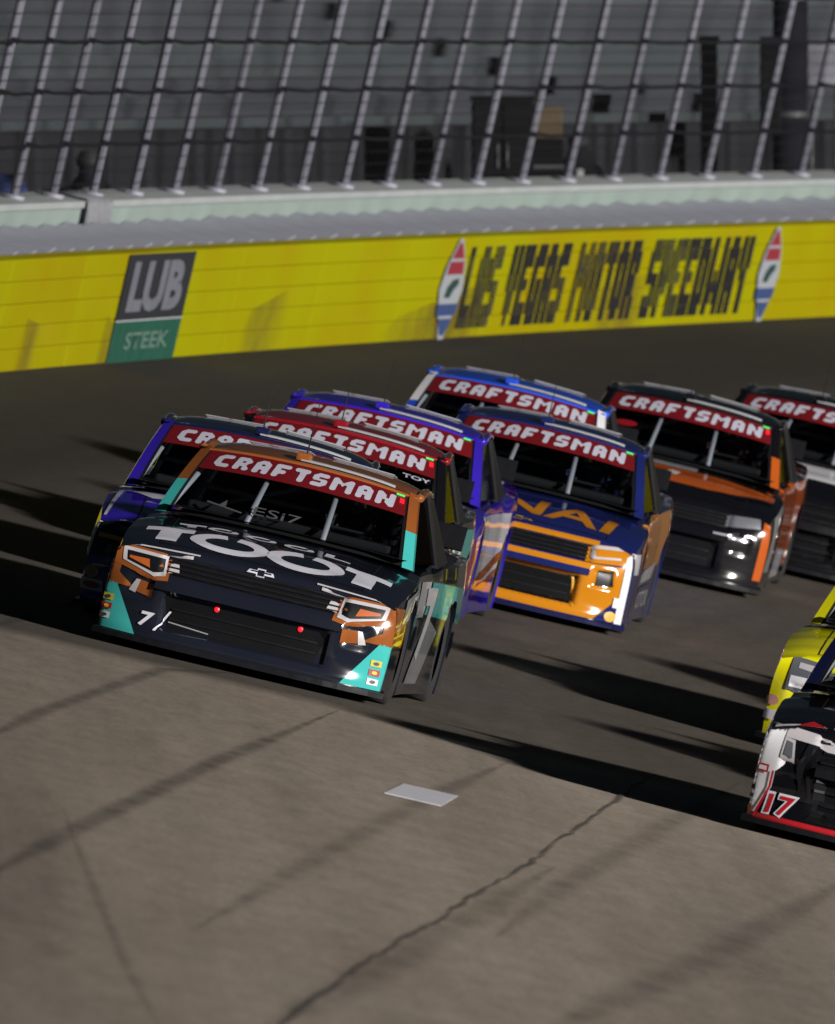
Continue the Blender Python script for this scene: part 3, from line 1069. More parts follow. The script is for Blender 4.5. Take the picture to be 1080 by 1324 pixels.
def slat(u0, u1, z, hh, depth=.02):
    """horizontal bar standing proud of the nose"""
    def fn():
        bm = bmesh.new(); n = 18; rows = []
        for k in range(n + 1):
            u = u0 + (u1 - u0) * k / n
            h = f_front(u, z); p = h[0]
            d = V((1, 0, 0))
            rows.append([p + d * .001 + V((0, 0, -hh / 2)), p + d * depth + V((0, 0, -hh / 2)), p + d * depth * .8 + V((0, 0, hh / 2)), p + d * .001 + V((0, 0, hh / 2))])
        grid(bm, rows)
        bmesh.ops.recalc_face_normals(bm, faces=bm.faces[:])
        return bm
    return fn

BLACKP = mat('satin black plastic', (.008, .008, .010), .3, noise=.2, scale=10, spec=.3)
MESHB = mat('black intake mesh', (.004, .004, .005), .7, noise=.3, scale=60, spec=.1)
RUBBER = mat('tyre rubber black', (.018, .018, .019), .8, noise=.2, scale=8)
RIMM = mat('wheel steel black', (.04, .04, .045), .4, .6)
CAGE = mat('roll cage grey', (.26, .27, .30), .45)
INT = mat('cockpit black', (.008, .008, .009), .7, spec=.2)
REDB = mat('banner red', (.125, .005, .008), .4, 0, .4, noise=.1, scale=6)
WHT = vinyl('vinyl white', (.62, .62, .70))
BANW = mat('banner white', (.40, .40, .48), .45, 0, .2, noise=.12, scale=20)
GLASS = glass_material('windshield glass', (.74, .77, .80))
SIDEG = glass_material('side window glass', (.12, .12, .14), .3)
LG = mat('green marker lamp', (.05, .65, .12), .4, emit=.7)
LR = mat('red marker lamp', (.8, .012, .025), .4, emit=.7)
CHR = mat('roof strip alloy', (.62, .62, .66), .3, .6)
TRIM = mat('window trim black', (.006, .006, .007), .45)

def truck_matrix(s, lat, yaw):
    ph = 0. if s >= 0 else s / R1
    f, o, n = frame(ph)
    l = -o
    f2 = f * math.cos(yaw) + l * math.sin(yaw); l2 = -f * math.sin(yaw) + l * math.cos(yaw)
    return mat_from(surf(lat, s, -.0), f2, l2, n)

_ban = None
def truck(label, place, body, roof, pil, splitter=BLACKP, front=(), hood=(), left=(), right=(), wind=(), red_lamp=True, tow=False, strip_roof=True, back=True, style='chevy', net=True):
    root = empty('race_truck', truck_matrix(*place))
    tag(root, label, 'truck', 'racing trucks in the pack')
    def part(name, me, m, par=None):
        return obj(name, me, m, par or root)
    b = part('body', BODY, body)
    rf = part('roof', shared('roof', m_roof), roof)
    for sg in (-1, 1):
        part('pillar', shared('pillar_up%d' % sg, m_pillar(sg, .44, 1.0)), pil[0])
        part('pillar', shared('pillar_lo%d' % sg, m_pillar(sg, -.02, .44)), pil[1])
        part('cab_side', shared('cab_side%d' % sg, m_side_panel(sg)), TRIM)
        part('roof_rail', shared('roof_rail%d' % sg, m_rail(sg)), roof, rf)
        part('side_window', shared('side_window%d' % sg, m_window(sg)), SIDEG)
    if net: part('window_net', shared('window_net', m_net), mat('window net', (.02, .02, .022), .8))
    ws = part('windshield', shared('windshield', m_glass), GLASS)
    part('window_trim', shared('window_trim', m_trim), TRIM, ws)
    part('rear_window', shared('rear_window', m_backglass), TRIM)
    part('dashboard', shared('dashboard', m_dash), INT)
    part('seat', shared('seat', m_seat), mat('seat black', (.014, .014, .016), .6))
    part('steering_wheel', shared('steering_wheel', m_wheel_steer), INT)
    part('roll_cage', shared('roll_cage', m_cage), CAGE)
    part('splitter', shared('splitter', m_splitter), splitter)
    part('spoiler', shared('spoiler', m_spoiler), BLACKP)
    part('roof_antenna', shared('roof_antenna', m_antenna), BLACKP, rf)
    part('roof_vent', shared('roof_vent', m_vent), roof, rf)
    for k, a in enumerate(((-.5, -.08, .55, .85), (.08, .5, .55, .85))):
        part('roof_flap', shared('roof_flap%d' % k, m_flap(*a)), mat('roof flap seam', (.25, .25, .28), .4, .3), rf)
    if strip_roof: part('roof_strip', shared('roof_strip', m_deflector), CHR, rf)
    for ax in AX:
        for sg in (-1, 1):
            t = part('wheel', shared('tyre', m_tyre), RUBBER); t.location = (ax, sg * .825, .347)
            part('rim', shared('rim', m_rim), RIMM, t)
    # red sun strip with lettering, one letter a part
    if 'banner' not in SH:
        bm = flat([rect(-.895, .635, .895, .935)], .07)
        for v in bm.verts:
            p, n = f_wind(v.co.x, v.co.y); v.co = p + n * .006
        me = bpy.data.meshes.new('banner'); bm.to_mesh(me); bm.free(); me.materials.append(None); SH['banner'] = me
        word = 'CRAFTSMAN'; x = -.795; tot = 9 * 5 + 3 + 8 * 1.35; k = (.795 * 2) / tot; k2 = []
        for ch in word:
            wch = len(GLY[ch].split()[0]) * k
            bm = block_bm(ch, x, .69, x + wch, .885, shear=.10, maxlen=.09)
            for v in bm.verts:
                p, n = f_wind(v.co.x, v.co.y); v.co = p + n * .009
            me = bpy.data.meshes.new('banner_letter'); bm.to_mesh(me); bm.free(); me.materials.append(None); k2.append(me)
            x += wch + 1.35 * k
        SH['letters'] = k2
    ban = part('banner', SH['banner'], REDB, ws)
    for me in SH['letters']: obj('banner_letter', me, BANW, ban)
    def lamp(key, t0, b0, t1, b1, m):
        def fn():
            bm = flat([[(t0, b0), (t1, b0), (t1, b1), (t0, b1)]], .2)
            for v in bm.verts:
                p, n = f_wind(v.co.x, v.co.y); v.co = p + n * .012
            return bm
        part('marker_lamp', shared(key, fn), m, ws)
    lamp('lg', .80, .895, .875, .92, LG)
    if red_lamp: lamp('lr', .835, .79, .875, .86, LR)
    # nose furniture
    if style == 'chevy':
        part('grille', shared('gr_c', lambda: sheet([rect(-.60, .535, .60, .665)], f_front, .003)), MESHB)
        for k, z in enumerate((.555, .587, .620, .650)): part('grille_slat', shared('gs_c%d' % k, slat(-.59, .59, z, .012)), BLACKP)
        part('lower_intake', shared('li_c', lambda: sheet([[(-.50, .19), (.50, .19), (.56, .40), (-.56, .40)]], f_front, .003)), MESHB)
        for k, z in enumerate((.25, .32)): part('grille_slat', shared('gl_c%d' % k, slat(-.5, .5, z, .012, .012)), BLACKP)
        part('bumper_bar', shared('bb_c', slat(-.64, .64, .455, .05, .03)), body)
    elif style == 'toyota':
        part('grille', shared('gr_t', lambda: sheet([[(-.42, .30), (.42, .30), (.58, .62), (-.58, .62)]], f_front, .003)), MESHB)
        for k, z in enumerate((.36, .42, .48, .54, .59)): part('grille_slat', shared('gs_t%d' % k, slat(-.42, .42, z, .012)), BLACKP)
        part('lower_intake', shared('li_t', lambda: sheet([[(-.55, .16), (.55, .16), (.5, .26), (-.5, .26)]], f_front, .003)), MESHB)
        part('bumper_bar', shared('bb_t', slat(-.6, .6, .645, .03, .02)), body)
    else:
        part('grille', shared('gr_f', lambda: sheet([[(-.58, .28), (.58, .28), (.64, .45), (.60, .62), (-.60, .62), (-.64, .45)]], f_front, .003)), MESHB)
        for k, z in enumerate((.34, .40, .46, .52, .58)): part('grille_slat', shared('gs_f%d' % k, slat(-.58, .58, z, .016, .022)), BLACKP)
        part('bumper_bar', shared('bb_f', slat(-.60, .60, .455, .06, .04)), BLACKP)
        part('grille_frame', shared('gf_f', lambda: sheet(ring([(-.66, .25), (.66, .25), (.72, .45), (.67, .655), (-.67, .655), (-.72, .45)], (.93, .86)), f_front, .012)), BLACKP)
        part('lower_intake', shared('li_f', lambda: sheet([[(-.6, .14), (.6, .14), (.56, .22), (-.56, .22)]], f_front, .003)), MESHB)
    # shut line of the hood
    part('hood_seam', shared('hood_seam', lambda: sheet([rect(-.70, .30, -.69, 1.2), rect(.69, .30, .70, 1.2), rect(-.69, .30, .69, .312)], f_hood, .003)), TRIM)
    if tow:
        for k, (y, z) in enumerate(((-.20, .385), (.37, .385))):
            part('tow_lamp', shared('tow%d' % k, m_spot(y, z, .018)), LR)
    # livery
    for fn, items in ((f_front, front), (f_hood, hood), (f_left, left), (f_right, right), (f_wind, wind)):
        for it in items:
            name, shape, m = it[0], it[1], it[2]
            lift = it[3] if len(it) > 3 else .006
            bmx = shape() if callable(shape) else flat(shape, .032 if fn is f_front else .06)
            o = lay(name, bmx, fn, m, root, lift)
            if o:
                for p in o.data.polygons: p.use_smooth = True
    return root

def sheet(polys, fn, lift):
    bm = flat(polys, .08); dead = []
    for v in bm.verts:
        h = fn(v.co.x, v.co.y)
        if h is None: dead.append(v)
        else: v.co = h[0] + h[1] * lift
    if dead: bmesh.ops.delete(bm, geom=dead, context='VERTS')
    return bm
def T_(s, x0, y0, x1, y1, bold=.03, shear=.0): return lambda: text_bm(s, x0, y0, x1, y1, bold, shear, .05)
def both(name, polys, m, lift=.006): return [(name, polys, m, lift), (name, mirror(polys), m, lift)]
def stickers(sg, x=.93, z0=.14, n=3, cols=None):
    """column of small contingency stickers on a nose corner"""
    out = []
    cs = cols or [(.6, .6, .62), (.35, .02, .02), (.5, .42, .03), (.05, .1, .3)]
    for k in range(n):
        z = z0 + k * .062
        out.append(('sticker', [rect(sg * x - .035, z, sg * x + .035, z + .042)] if sg > 0 else [rect(-x - .035, z, -x + .035, z + .042)], vinyl('sticker %d' % (k % 4), cs[k % 4]), .012))
        out.append(('sticker_print', [ellipse(sg * x, z + .021, .018, .012, 10)], vinyl('sticker print %d' % (k % 2), [(.05, .05, .06), (.6, .45, .05)][k % 2]), .016))
    return out

# paints
INK = paint('ink black paint', (.010, .012, .020))
COPPER = paint('copper orange paint', (.25, .075, .018), .25)
TEAL = paint('teal paint', (.05, .40, .38))
PURPLE = paint('deep purple blue paint', (.030, .014, .34))
NAVY = paint('navy paint', (.010, .016, .10))
NAVYD = paint('dark navy paint', (.008, .010, .045))
REDD = paint('dark red paint', (.21, .008, .014))
ROYAL = paint('royal blue paint', (.015, .07, .52))
ORANGE = paint('orange paint', (.46, .17, .008))
FLAME = paint('flame orange paint', (.38, .075, .010))
WHITEP = paint('white paint', (.66, .66, .70))
GREYP = paint('silver grey paint', (.26, .27, .29))
YELP = paint('fluorescent yellow paint', (.72, .68, .006))
BLK = paint('gloss black paint', (.005, .005, .007), .2)
REDP = paint('bright red paint', (.42, .012, .02))
GOLD = vinyl('gold vinyl', (.55, .30, .02))
HLW = vinyl('headlight white vinyl', (.42, .40, .42))
HLG = vinyl('headlight grey vinyl', (.10, .105, .12))
BK = vinyl('black vinyl', (.006, .006, .008))
HLO = vinyl('headlight orange vinyl', (.42, .10, .02))
SIL = vinyl('silver lettering', (.56, .56, .64))

def bowtie(cx, cz, a, b):
    o = [(-1, -.35), (-.3, -.35), (-.3, -1), (.3, -1), (.3, -.35), (1, -.35), (.85, .35), (.3, .35), (.3, 1), (-.3, 1), (-.3, .35), (-.85, .35)]
    return ring([(cx + a * x, cz + b * y) for x, y in o], (.80, .62))

PLACE = dict(T1=(.03, 0., -.1131), T2=(-5.404, .161, -.0359), T3=(-12.93, -.22, -.028), T4=(-20.175, -.18, -.025), T6=(-25.85, -1.185, .0069),
             T5=(-32.70, -.298, .0115), T7=(-38.165, -1.319, .0406), T8=(-43.9, -1.726, .0018), T9=(8.5, -4.15, R(-6.0)), T10=(-11.28, -4.687, -.0839))

# 1: black, copper and teal
hl_o = [(.585, .515), (.66, .50), (.90, .565), (.925, .655), (.60, .645)]
hl = ring(hl_o, (.82, .70))
hl_back = [[(.56, .49), (.66, .475), (.955, .54), (.965, .672), (.58, .662)]]
hl_dark = [[(.734 + (x - .734) * .84, .576 + (y - .576) * .72) for x, y in hl_o]]
caps = [[(.50, .545), (.575, .535), (.575, .60), (.52, .615)]]
hlo = [[(.70, .545), (.86, .585), (.86, .60), (.72, .60)]]
hlt = [[(.40, .690), (.90, .672), (.90, .680), (.40, .700)], [(.44, .672), (.60, .655), (.60, .664), (.44, .682)]]
hood_big = [  # the two T shapes
    [(-.84, .62), (-.52, .62), (-.52, .72), (-.84, .72)], [(-.74, .36), (-.60, .36), (-.60, .62), (-.74, .62)],
    [(.52, .62), (.84, .62), (.84, .72), (.52, .72)], [(.60, .36), (.74, .36), (.74, .62), (.60, .62)]]
truck('black race truck with copper roof, teal corners and silver hood lettering', PLACE['T1'], INK, COPPER, (COPPER, TEAL), tow=True,
    front=both('lamp_housing', hl_back, COPPER, .007) + both('lamp_glass', hl_dark, BK, .009) + both('grille_cap', caps, HLW, .012) + both('headlight', hl, HLW, .012) + both('headlight', hlo, HLO, .014) + both('light_line', hlt, HLW, .010)
        + both('corner_panel', [[(.78, .40), (.995, .40), (.995, .70), (.90, .70), (.90, .48)]], COPPER)
        + both('corner_panel', [[(.70, .10), (1.0, .10), (1.0, .40), (.90, .41)]], TEAL)
        + both('fog_panel', [[(.64, .36), (.76, .38), (.74, .46), (.64, .45)]], COPPER, .008)
        + both('fog_panel', [[(.76, .37), (.81, .38), (.77, .46), (.74, .46)]], HLW, .010)
        + [('number_mark', T_('7', -.69, .165, -.60, .265, .03, .2), WHT, .012), ('number_slash', [[(-.585, .15), (-.565, .15), (-.49, .30), (-.505, .30)]], WHT, .012),
           ('bumper_line', [[(-.50, .225), (-.22, .205), (-.22, .213), (-.50, .233)]], GREYP, .010),
           ('hood_lip', [rect(-.62, .648, .62, .655)], GREYP, .008)]
        + stickers(-1, .93, .16, 3) + stickers(1, .90, .13, 3)
        + [('emblem', bowtie(.02, .682, .095, .022), SIL, .010)],
    hood=[('hood_letter', [hood_big[k], hood_big[k + 1]], SIL, .006) for k in (0, 2)]
        + [('hood_letter', arc_band(-.26, .52, .27, .20, .62, .52, 100, 440, 30), SIL, .006), ('hood_letter', arc_band(.26, .52, .27, .20, .62, .52, 100, 440, 30), SIL, .006)]
        + [('hood_small_letter', arc_band(x, .90, .105, .075, .58, .45, 60, 400, 18), SIL, .006) for x in (-.36, -.10, .16)]
        + [('hood_small_letter', [rect(.34, .83, .40, .97), rect(.40, .83, .52, .875)], SIL, .006), ('hood_small_letter', [rect(-.66, .92, -.48, .97), rect(-.60, .83, -.54, .92)], SIL, .006)],
    left=[('side_panel', [[(.28, .12), (1.0, .12), (1.75, .62), (1.3, .62)]], TEAL), ('side_panel', [[(.24, .42), (.62, .40), (.9, .66), (.28, .66)]], COPPER),
          ('side_panel', [[(1.5, .60), (2.2, .60), (2.5, .84), (1.75, .84)]], WHITEP), ('side_panel', [[(2.0, .14), (2.8, .14), (3.3, .5), (2.6, .6)]], GREYP), ('side_panel', [[(2.3, .62), (4.9, .55), (4.9, .8), (2.6, .84)]], TEAL),
          ('side_panel', [[(.45, .56), (1.35, .66), (1.6, .86), (.6, .72)]], GREYP, .009), ('side_panel', [[(.75, .64), (1.25, .69), (1.4, .80), (.9, .74)]], WHITEP, .012), ('side_number', T_('7', 2.2, .3, 2.8, .8, .05, .2), WHITEP, .014)],
    wind=[('dash_lettering', T_('ESi7', -.28, .16, .10, .26, .0), mat('faint grey lettering', (.06, .06, .065), .6), .004), ('dash_lettering', [[(-.66, .20), (-.36, .14), (-.36, .155), (-.66, .22)]], mat('faint grey lettering', (.06, .06, .065), .6), .004),
          ('dash_lettering', [[(-.56, .19), (-.50, .19), (-.51, .27)]], mat('faint grey lettering', (.06, .06, .065), .6), .004)])

# 2: purple blue with black and gold headlight panel
truck('purple blue race truck with gold striped black headlight, tailing the black one', PLACE['T2'], PURPLE, NAVYD, (PURPLE, PURPLE), style='toyota',
    front=both('headlight', [[(.56, .44), (.95, .42), (.95, .68), (.56, .66)]], BK, .008) + both('headlight_stripe', [[(.56, .535), (.93, .545), (.93, .575), (.56, .565)]], GOLD, .012)
        + both('headlight_lens', [[(.64, .60), (.80, .605), (.79, .65), (.66, .645)], [(.68, .45), (.86, .45), (.84, .51), (.70, .505)]], HLG, .012)
        + both('corner_trim', [[(.955, .40), (.99, .40), (.985, .70), (.95, .70)]], WHITEP, .012) + both('corner_trim', [[(.55, .675), (.95, .685), (.95, .70), (.55, .69)]], WHITEP, .012)
        + both('corner_trim', [[(.70, .36), (.92, .34), (.92, .355), (.70, .375)]], WHITEP, .012)
        + [('sticker', [ellipse(-.91, .30, .05, .045, 14)], vinyl('sticker pale', (.45, .44, .40)), .012), ('sticker_print', [ellipse(-.91, .30, .025, .025, 10)], GOLD, .016),
           ('sticker', [[(-.98, .17), (-.80, .17), (-.82, .25), (-.97, .25)]], WHITEP, .012), ('sticker_print', [ellipse(-.89, .21, .06, .024, 14)], REDP, .016)],
    hood=[('hood_panel', [[(-.84, 1.18), (-.2, 1.12), (-.2, 1.0), (-.66, .95)]], WHITEP), ('fender_line', [[(-.93, .35), (-.91, .35), (-.86, 1.25), (-.90, 1.25)]], WHITEP, .008)],
    right=[('side_panel', [[(-2.6, .2), (-1.6, .2), (-1.2, .6), (-2.4, .7)]], WHITEP)],
    left=[('side_panel', [[(1.6, .2), (2.6, .2), (2.4, .7), (1.2, .6)]], WHITEP)])

# 3: dark red roof
truck('black race truck with dark red roof squeezed between two purple trucks', PLACE['T3'], BLK, REDD, (BLK, BLK), style='toyota', net=True,
    wind=[('glass_lettering', T_('TOY', .60, .53, .86, .585, .02), BANW, .006)],
    left=[('side_panel', [[(.35, .2), (1.4, .2), (1.9, .75), (.8, .75)]], WHITEP), ('side_panel', [[(1.7, .15), (3.2, .15), (3.6, .6), (2.2, .7)]], GREYP), ('side_panel', [[(2.2, .70), (4.9, .62), (4.9, .9), (2.4, .88)]], TEAL), ('side_panel', [[(.3, .42), (.8, .42), (1., .55), (.34, .58)]], COPPER)],
    front=both('corner_panel', [[(.86, .3), (.995, .3), (.995, .68), (.9, .68)]], WHITEP) + both('headlight', [[(.58, .56), (.90, .60), (.9, .66), (.58, .65)]], HLG, .010))

# 4: purple with white flank
truck('purple race truck with white flank and orange stripes behind the dark red roof', PLACE['T4'], PURPLE, PURPLE, (PURPLE, PURPLE), style='toyota', red_lamp=False,
    front=both('corner_panel', [[(.86, .12), (.95, .12), (.985, .50), (.96, .60), (.90, .50)]], WHITEP) + both('headlight', [[(.55, .54), (.80, .58), (.8, .66), (.55, .65)]], HLG, .010) + stickers(1, .90, .15, 3),
    left=[('side_panel', [[(1.0, .28), (3.6, .34), (3.8, .84), (1.3, .84)]], WHITEP), ('side_stripe', [[(.8, .22), (2.6, .34), (4.6, .62), (4.6, .68), (2.5, .42), (.85, .28)]], FLAME, .012), ('side_stripe', [[(.9, .15), (2.8, .26), (4.6, .5), (4.6, .55), (2.7, .31), (.95, .20)]], FLAME, .012),
          ('side_panel', [[(.3, .3), (.7, .3), (.9, .68), (.36, .66)]], REDD)])

# 5: royal blue
truck('royal blue roofed race truck behind the navy and orange one', PLACE['T5'], ROYAL, ROYAL, (WHITEP, ROYAL), red_lamp=False)

# 6: navy over orange
truck('navy race truck with orange lower nose and orange hood lettering', PLACE['T6'], NAVY, NAVY, (NAVY, NAVY), splitter=NAVYD, red_lamp=False,
    front=[('nose_panel', [[(-.90, .10), (.90, .10), (.90, .54), (.60, .52), (-.60, .52), (-.90, .54)]], ORANGE, .005), ('nose_band', [rect(-.66, .665, .66, .70)], ORANGE, .006), ('lower_mesh', [[(-.54, .17), (.54, .17), (.50, .40), (-.50, .40)]], MESHB, .010),
           ('nose_crease', [[(.555, .16), (.575, .16), (.525, .40), (.505, .40)]], GOLD, .016), ('nose_crease', [[(-.575, .16), (-.555, .16), (-.505, .40), (-.525, .40)]], GOLD, .016)]
        + both('headlight', [[(.58, .52), (.95, .56), (.95, .70), (.58, .66)]], ORANGE, .010) + both('headlight_lens', [[(.60, .63), (.90, .665), (.88, .69), (.60, .655)], [(.60, .63), (.64, .63), (.66, .56), (.62, .56)], [(.64, .555), (.86, .59), (.85, .605), (.65, .575)]], HLW, .014)
        + both('fog_pocket', [[(.70, .36), (.84, .38), (.82, .50), (.70, .49)]], BK, .012)
        + both('corner_trim', [[(.90, .10), (.955, .10), (.95, .66), (.90, .62)]], WHITEP, .012)
        + both('corner_trim', [[(.74, .10), (.90, .10), (.90, .30)]], NAVY, .012) + both('sticker', [ellipse(.86, .145, .045, .04, 14)], GOLD, .018) + both('sticker', [[(.86, .22), (.94, .22), (.94, .30), (.86, .30)]], vinyl('sticker 0', (.6, .6, .62)), .018),
    hood=[('hood_lettering', T_('ENAI', -.55, .42, .72, .86, .02, .1), ORANGE, .006), ('emblem', bowtie(-.02, .28, .12, .035), GOLD, .008)],
    left=[('side_panel', [[(.62, .14), (1.1, .14), (1.6, .6), (1.2, .84), (.6, .7)]], ORANGE), ('side_panel', [[(1.5, .36), (3.2, .40), (3.3, .52), (1.7, .46)]], WHITEP, .010), ('side_panel', [[(1.5, .48), (4.9, .52), (4.9, .98), (1.4, .86)]], ORANGE), ('side_panel', [[(1.6, .12), (4.9, .14), (4.9, .36), (1.7, .34)]], NAVY),
          ('side_lettering', T_('MOTOR', 1.9, .17, 3.3, .31, .02), WHITEP, .012), ('side_panel', [[(.24, .5), (.5, .5), (.55, .66), (.26, .66)]], WHITEP)])

# 7: black with flame orange hood
truck('black race truck with flame orange hood panel and orange flank', PLACE['T7'], BLK, BLK, (BLK, FLAME),
    hood=[('hood_panel', [[(-.80, 1.0), (.90, 1.0), (.90, .80), (.70, .62), (.35, .50), (-.3, .52), (-.8, .62)]], FLAME), ('hood_band', [[(-.84, 1.22), (.2, 1.18), (.2, 1.02), (-.84, 1.02)]], GREYP), ('hood_stripe', [[(.46, .50), (.60, .50), (.90, .70), (.90, .78)]], BLK, .010),
          ('hood_mark', [[(-.05, .74), (.05, .70), (.08, .84), (.0, .88)]], WHITEP, .010), ('hood_mark', [[(-.6, .76), (-.3, .70), (-.3, .78), (-.5, .84)]], BK, .010)],
    front=both('corner_panel', [[(.90, .16), (1.0, .16), (1.0, .72), (.91, .72)]], FLAME) + both('headlight', [[(.58, .55), (.88, .59), (.87, .67), (.58, .65)]], HLG, .010) + both('fog_panel', [[(.5, .46), (.8, .46), (.8, .50), (.5, .49)]], GREYP, .012),
    left=[('side_panel', [[(.3, .24), (1.0, .24), (1.2, .84), (.45, .7)]], GREYP), ('side_panel', [[(1.1, .3), (3.4, .2), (4.9, .5), (4.9, .96), (1.3, .88)]], FLAME), ('side_panel', [[(1.9, .12), (3.0, .12), (3.2, .34), (2.1, .38)]], WHITEP, .010)],
    wind=[('glass_sticker', [ellipse(-.62, .42, .12, .05, 16)], REDD, .004)])

# 8: white hood, black nose
truck('black and white race truck with oval badge at the tail of the pack', PLACE['T8'], BLK, BLK, (BLK, BLK), style='ford', red_lamp=False,
    hood=[('hood_panel', [[(-.9, .62), (.9, .62), (.88, 1.22), (-.88, 1.22)]], WHITEP), ('hood_badge', ring(ellipse(-.42, .86, .34, .15, 24), (.82, .72)), BK, .010), ('hood_lettering', T_('FRS', -.62, .80, -.22, .92, .02), BK, .010)],
    front=both('headlight', [[(.60, .46), (.90, .48), (.90, .64), (.60, .62)]], HLG, .010))

# 9: black and white 17
truck('black race truck numbered 17 with white corner and red splitter edge', PLACE['T9'], BLK, BLK, (NAVYD, NAVYD), style='ford',
    front=[('lip_band', [[(-1.06, .07), (1.06, .07), (1.06, .125), (-1.06, .125)]], REDP, .012)] + both('corner_panel', [[(.925, .08), (1.05, .08), (1.05, .70), (.80, .70), (.80, .46), (.85, .40), (.85, .30)]], WHITEP)
        + both('headlight', [[(.50, .60), (.84, .62), (.84, .69), (.56, .67)], [(.74, .47), (.84, .49), (.84, .62), (.77, .61)], [(.46, .575), (.52, .57), (.62, .60), (.56, .67)]], HLW, .012)
        + both('headlight_lens', [[(.76, .50), (.82, .51), (.82, .60), (.78, .59)]], HLG, .016)
        + both('corner_trim', [[(.905, .10), (.925, .10), (.865, .30), (.865, .40), (.85, .40), (.85, .30)]], REDP, .016)
        + [('number_outline', T_('17', -.865, .12, -.66, .275, .075, .1), WHT, .016), ('number_mark', T_('17', -.845, .135, -.68, .26, .02, .1), REDP, .020),
           ('sticker', [rect(-.96, .38, -.89, .43)], REDP, .014), ('sticker_print', [rect(-.95, .392, -.90, .418)], WHITEP, .018), ('sticker', [rect(-.985, .26, -.945, .29)], BK, .014), ('sticker', [rect(-.985, .21, -.945, .235)], BK, .014), ('sticker', [ellipse(-.975, .145, .04, .02, 12)], FLAME, .014)],
    hood=[('hood_stripe', [[(-.80, .26), (-.70, .36), (-.60, .27)]], REDP, .010), ('hood_edge', [[(-.92, .26), (-.60, .27), (-.62, .30), (-.92, .30)]], WHITEP, .008), ('hood_edge', [[(-.56, .27), (-.1, .27), (-.1, .29), (-.56, .31)]], GREYP, .008)],
    right=[('side_panel', [[(-.9, .12), (-.22, .12), (-.22, .68), (-.5, .70)]], WHITEP)])

# 10: yellow behind it
truck('fluorescent yellow race truck half hidden behind the truck numbered 17', PLACE['T10'], YELP, YELP, (YELP, YELP), style='toyota',
    hood=[('hood_panel', [[(-.60, .25), (.60, .25), (.60, 1.2), (-.56, 1.2)]], BLK)],
    front=both('headlight', [[(.56, .40), (.86, .44), (.86, .68), (.56, .66)]], HLG, .010) + both('headlight_lens', [[(.60, .58), (.80, .60), (.8, .64), (.60, .63)]], HLW, .014)
        + [('sticker', [rect(-.84, .46, -.68, .54)], WHITEP, .014), ('sticker', [rect(-.97, .20, -.88, .27)], WHITEP, .014), ('sticker', [ellipse(-.93, .34, .05, .04, 12)], vinyl('sticker pink', (.6, .3, .25)), .014)],
    right=[('side_panel', [[(-2.6, .2), (-1.6, .2), (-1.4, .6), (-2.4, .7)]], BLK)])

# two unseen trucks added past the frame's edge to cast shadow bands
truck('white race truck added out of view to shade the track by truck 17', (-1.6, -5.95, -.07), WHITEP, WHITEP, (WHITEP, WHITEP), style='ford')
truck('red race truck added out of view to shade the track by the yellow truck', (-17.6, -6.1, -.06), REDP, REDP, (REDP, REDP), style='chevy')

# ------------------------------------------------------------------ people
def skin_mesh(name, joints, bones, radii, root=0, sub=2):
    me = bpy.data.meshes.new(name); me.from_pydata([V(j) for j in joints], bones, [])
    o = bpy.data.objects.new(name, me); C.objects.link(o)
    md = o.modifiers.new('skin', 'SKIN'); md.use_smooth_shade = True; md.branch_smoothing = .4
    for i, r in enumerate(radii):
        sv = me.skin_vertices[0].data[i]; sv.radius = (r, r) if not isinstance(r, tuple) else r; sv.use_root = (i == root)
    sb = o.modifiers.new('sub', 'SUBSURF'); sb.levels = sub; sb.render_levels = sub
    out = bpy.data.meshes.new_from_object(o.evaluated_get(bpy.context.evaluated_depsgraph_get()))
    bpy.data.objects.remove(o); bpy.data.meshes.remove(me)
    out.name = name
    if not out.materials: out.materials.append(None)
    for p in out.polygons: p.use_smooth = True
    return out

def fingers(J, B, Rr, wrist, hand_dir, side_dir, up):
    """palm and five bent fingers from a wrist index"""
    w0 = V(J[wrist]); d = V(hand_dir).normalized(); sd = V(side_dir).normalized(); u = V(up).normalized()
    J.append(tuple(w0 + d * .07)); Rr.append(.028); palm = len(J) - 1; B.append((wrist, palm))
    for k, ln in enumerate((.068, .078, .073, .058)):
        a = w0 + d * .09 + sd * (.027 - .018 * k); b = a + d * ln * .6; c = b + d * ln * .3 - u * ln * .35
        i = len(J); J += [tuple(a), tuple(b), tuple(c)]; Rr += [.010, .009, .008]; B += [(palm, i), (i, i + 1), (i + 1, i + 2)]
    a = w0 + d * .03 + sd * .035; b = a + d * .03 + sd * .025
    i = len(J); J += [tuple(a), tuple(b)]; Rr += [.012, .010]; B += [(wrist, i), (i, i + 1)]

def driver_mesh():
    J = [(-2.40, .38, .62), (-2.47, .38, .82), (-2.47, .38, 1.0), (-2.45, .38, 1.11), (-2.42, .38, 1.20), (-2.41, .38, 1.28)]
    Rr = [.16, .15, .16, .065, .085, .08]
    B = [(0, 1), (1, 2), (2, 3), (3, 4), (4, 5)]
    for sg in (-1, 1):
        i = len(J)
        J += [(-2.46, .38 + sg * .19, 1.02), (-2.28, .38 + sg * .25, .90), (-2.06, .38 + sg * .17, 1.04)]
        Rr += [.07, .05, .035]; B += [(2, i), (i, i + 1), (i + 1, i + 2)]
        fingers(J, B, Rr, i + 2, (.6, 0, .6), (0, -sg, 0), (0, 0, 1))
        i = len(J)
        J += [(-2.38, .38 + sg * .10, .60), (-1.95, .38 + sg * .14, .72), (-1.58, .38 + sg * .12, .45), (-1.45, .38 + sg * .12, .47)]
        Rr += [.10, .07, .05, .04]; B += [(0, i), (i, i + 1), (i + 1, i + 2), (i + 2, i + 3)]
    return skin_mesh('person', J, B, Rr)
DRV = driver_mesh()
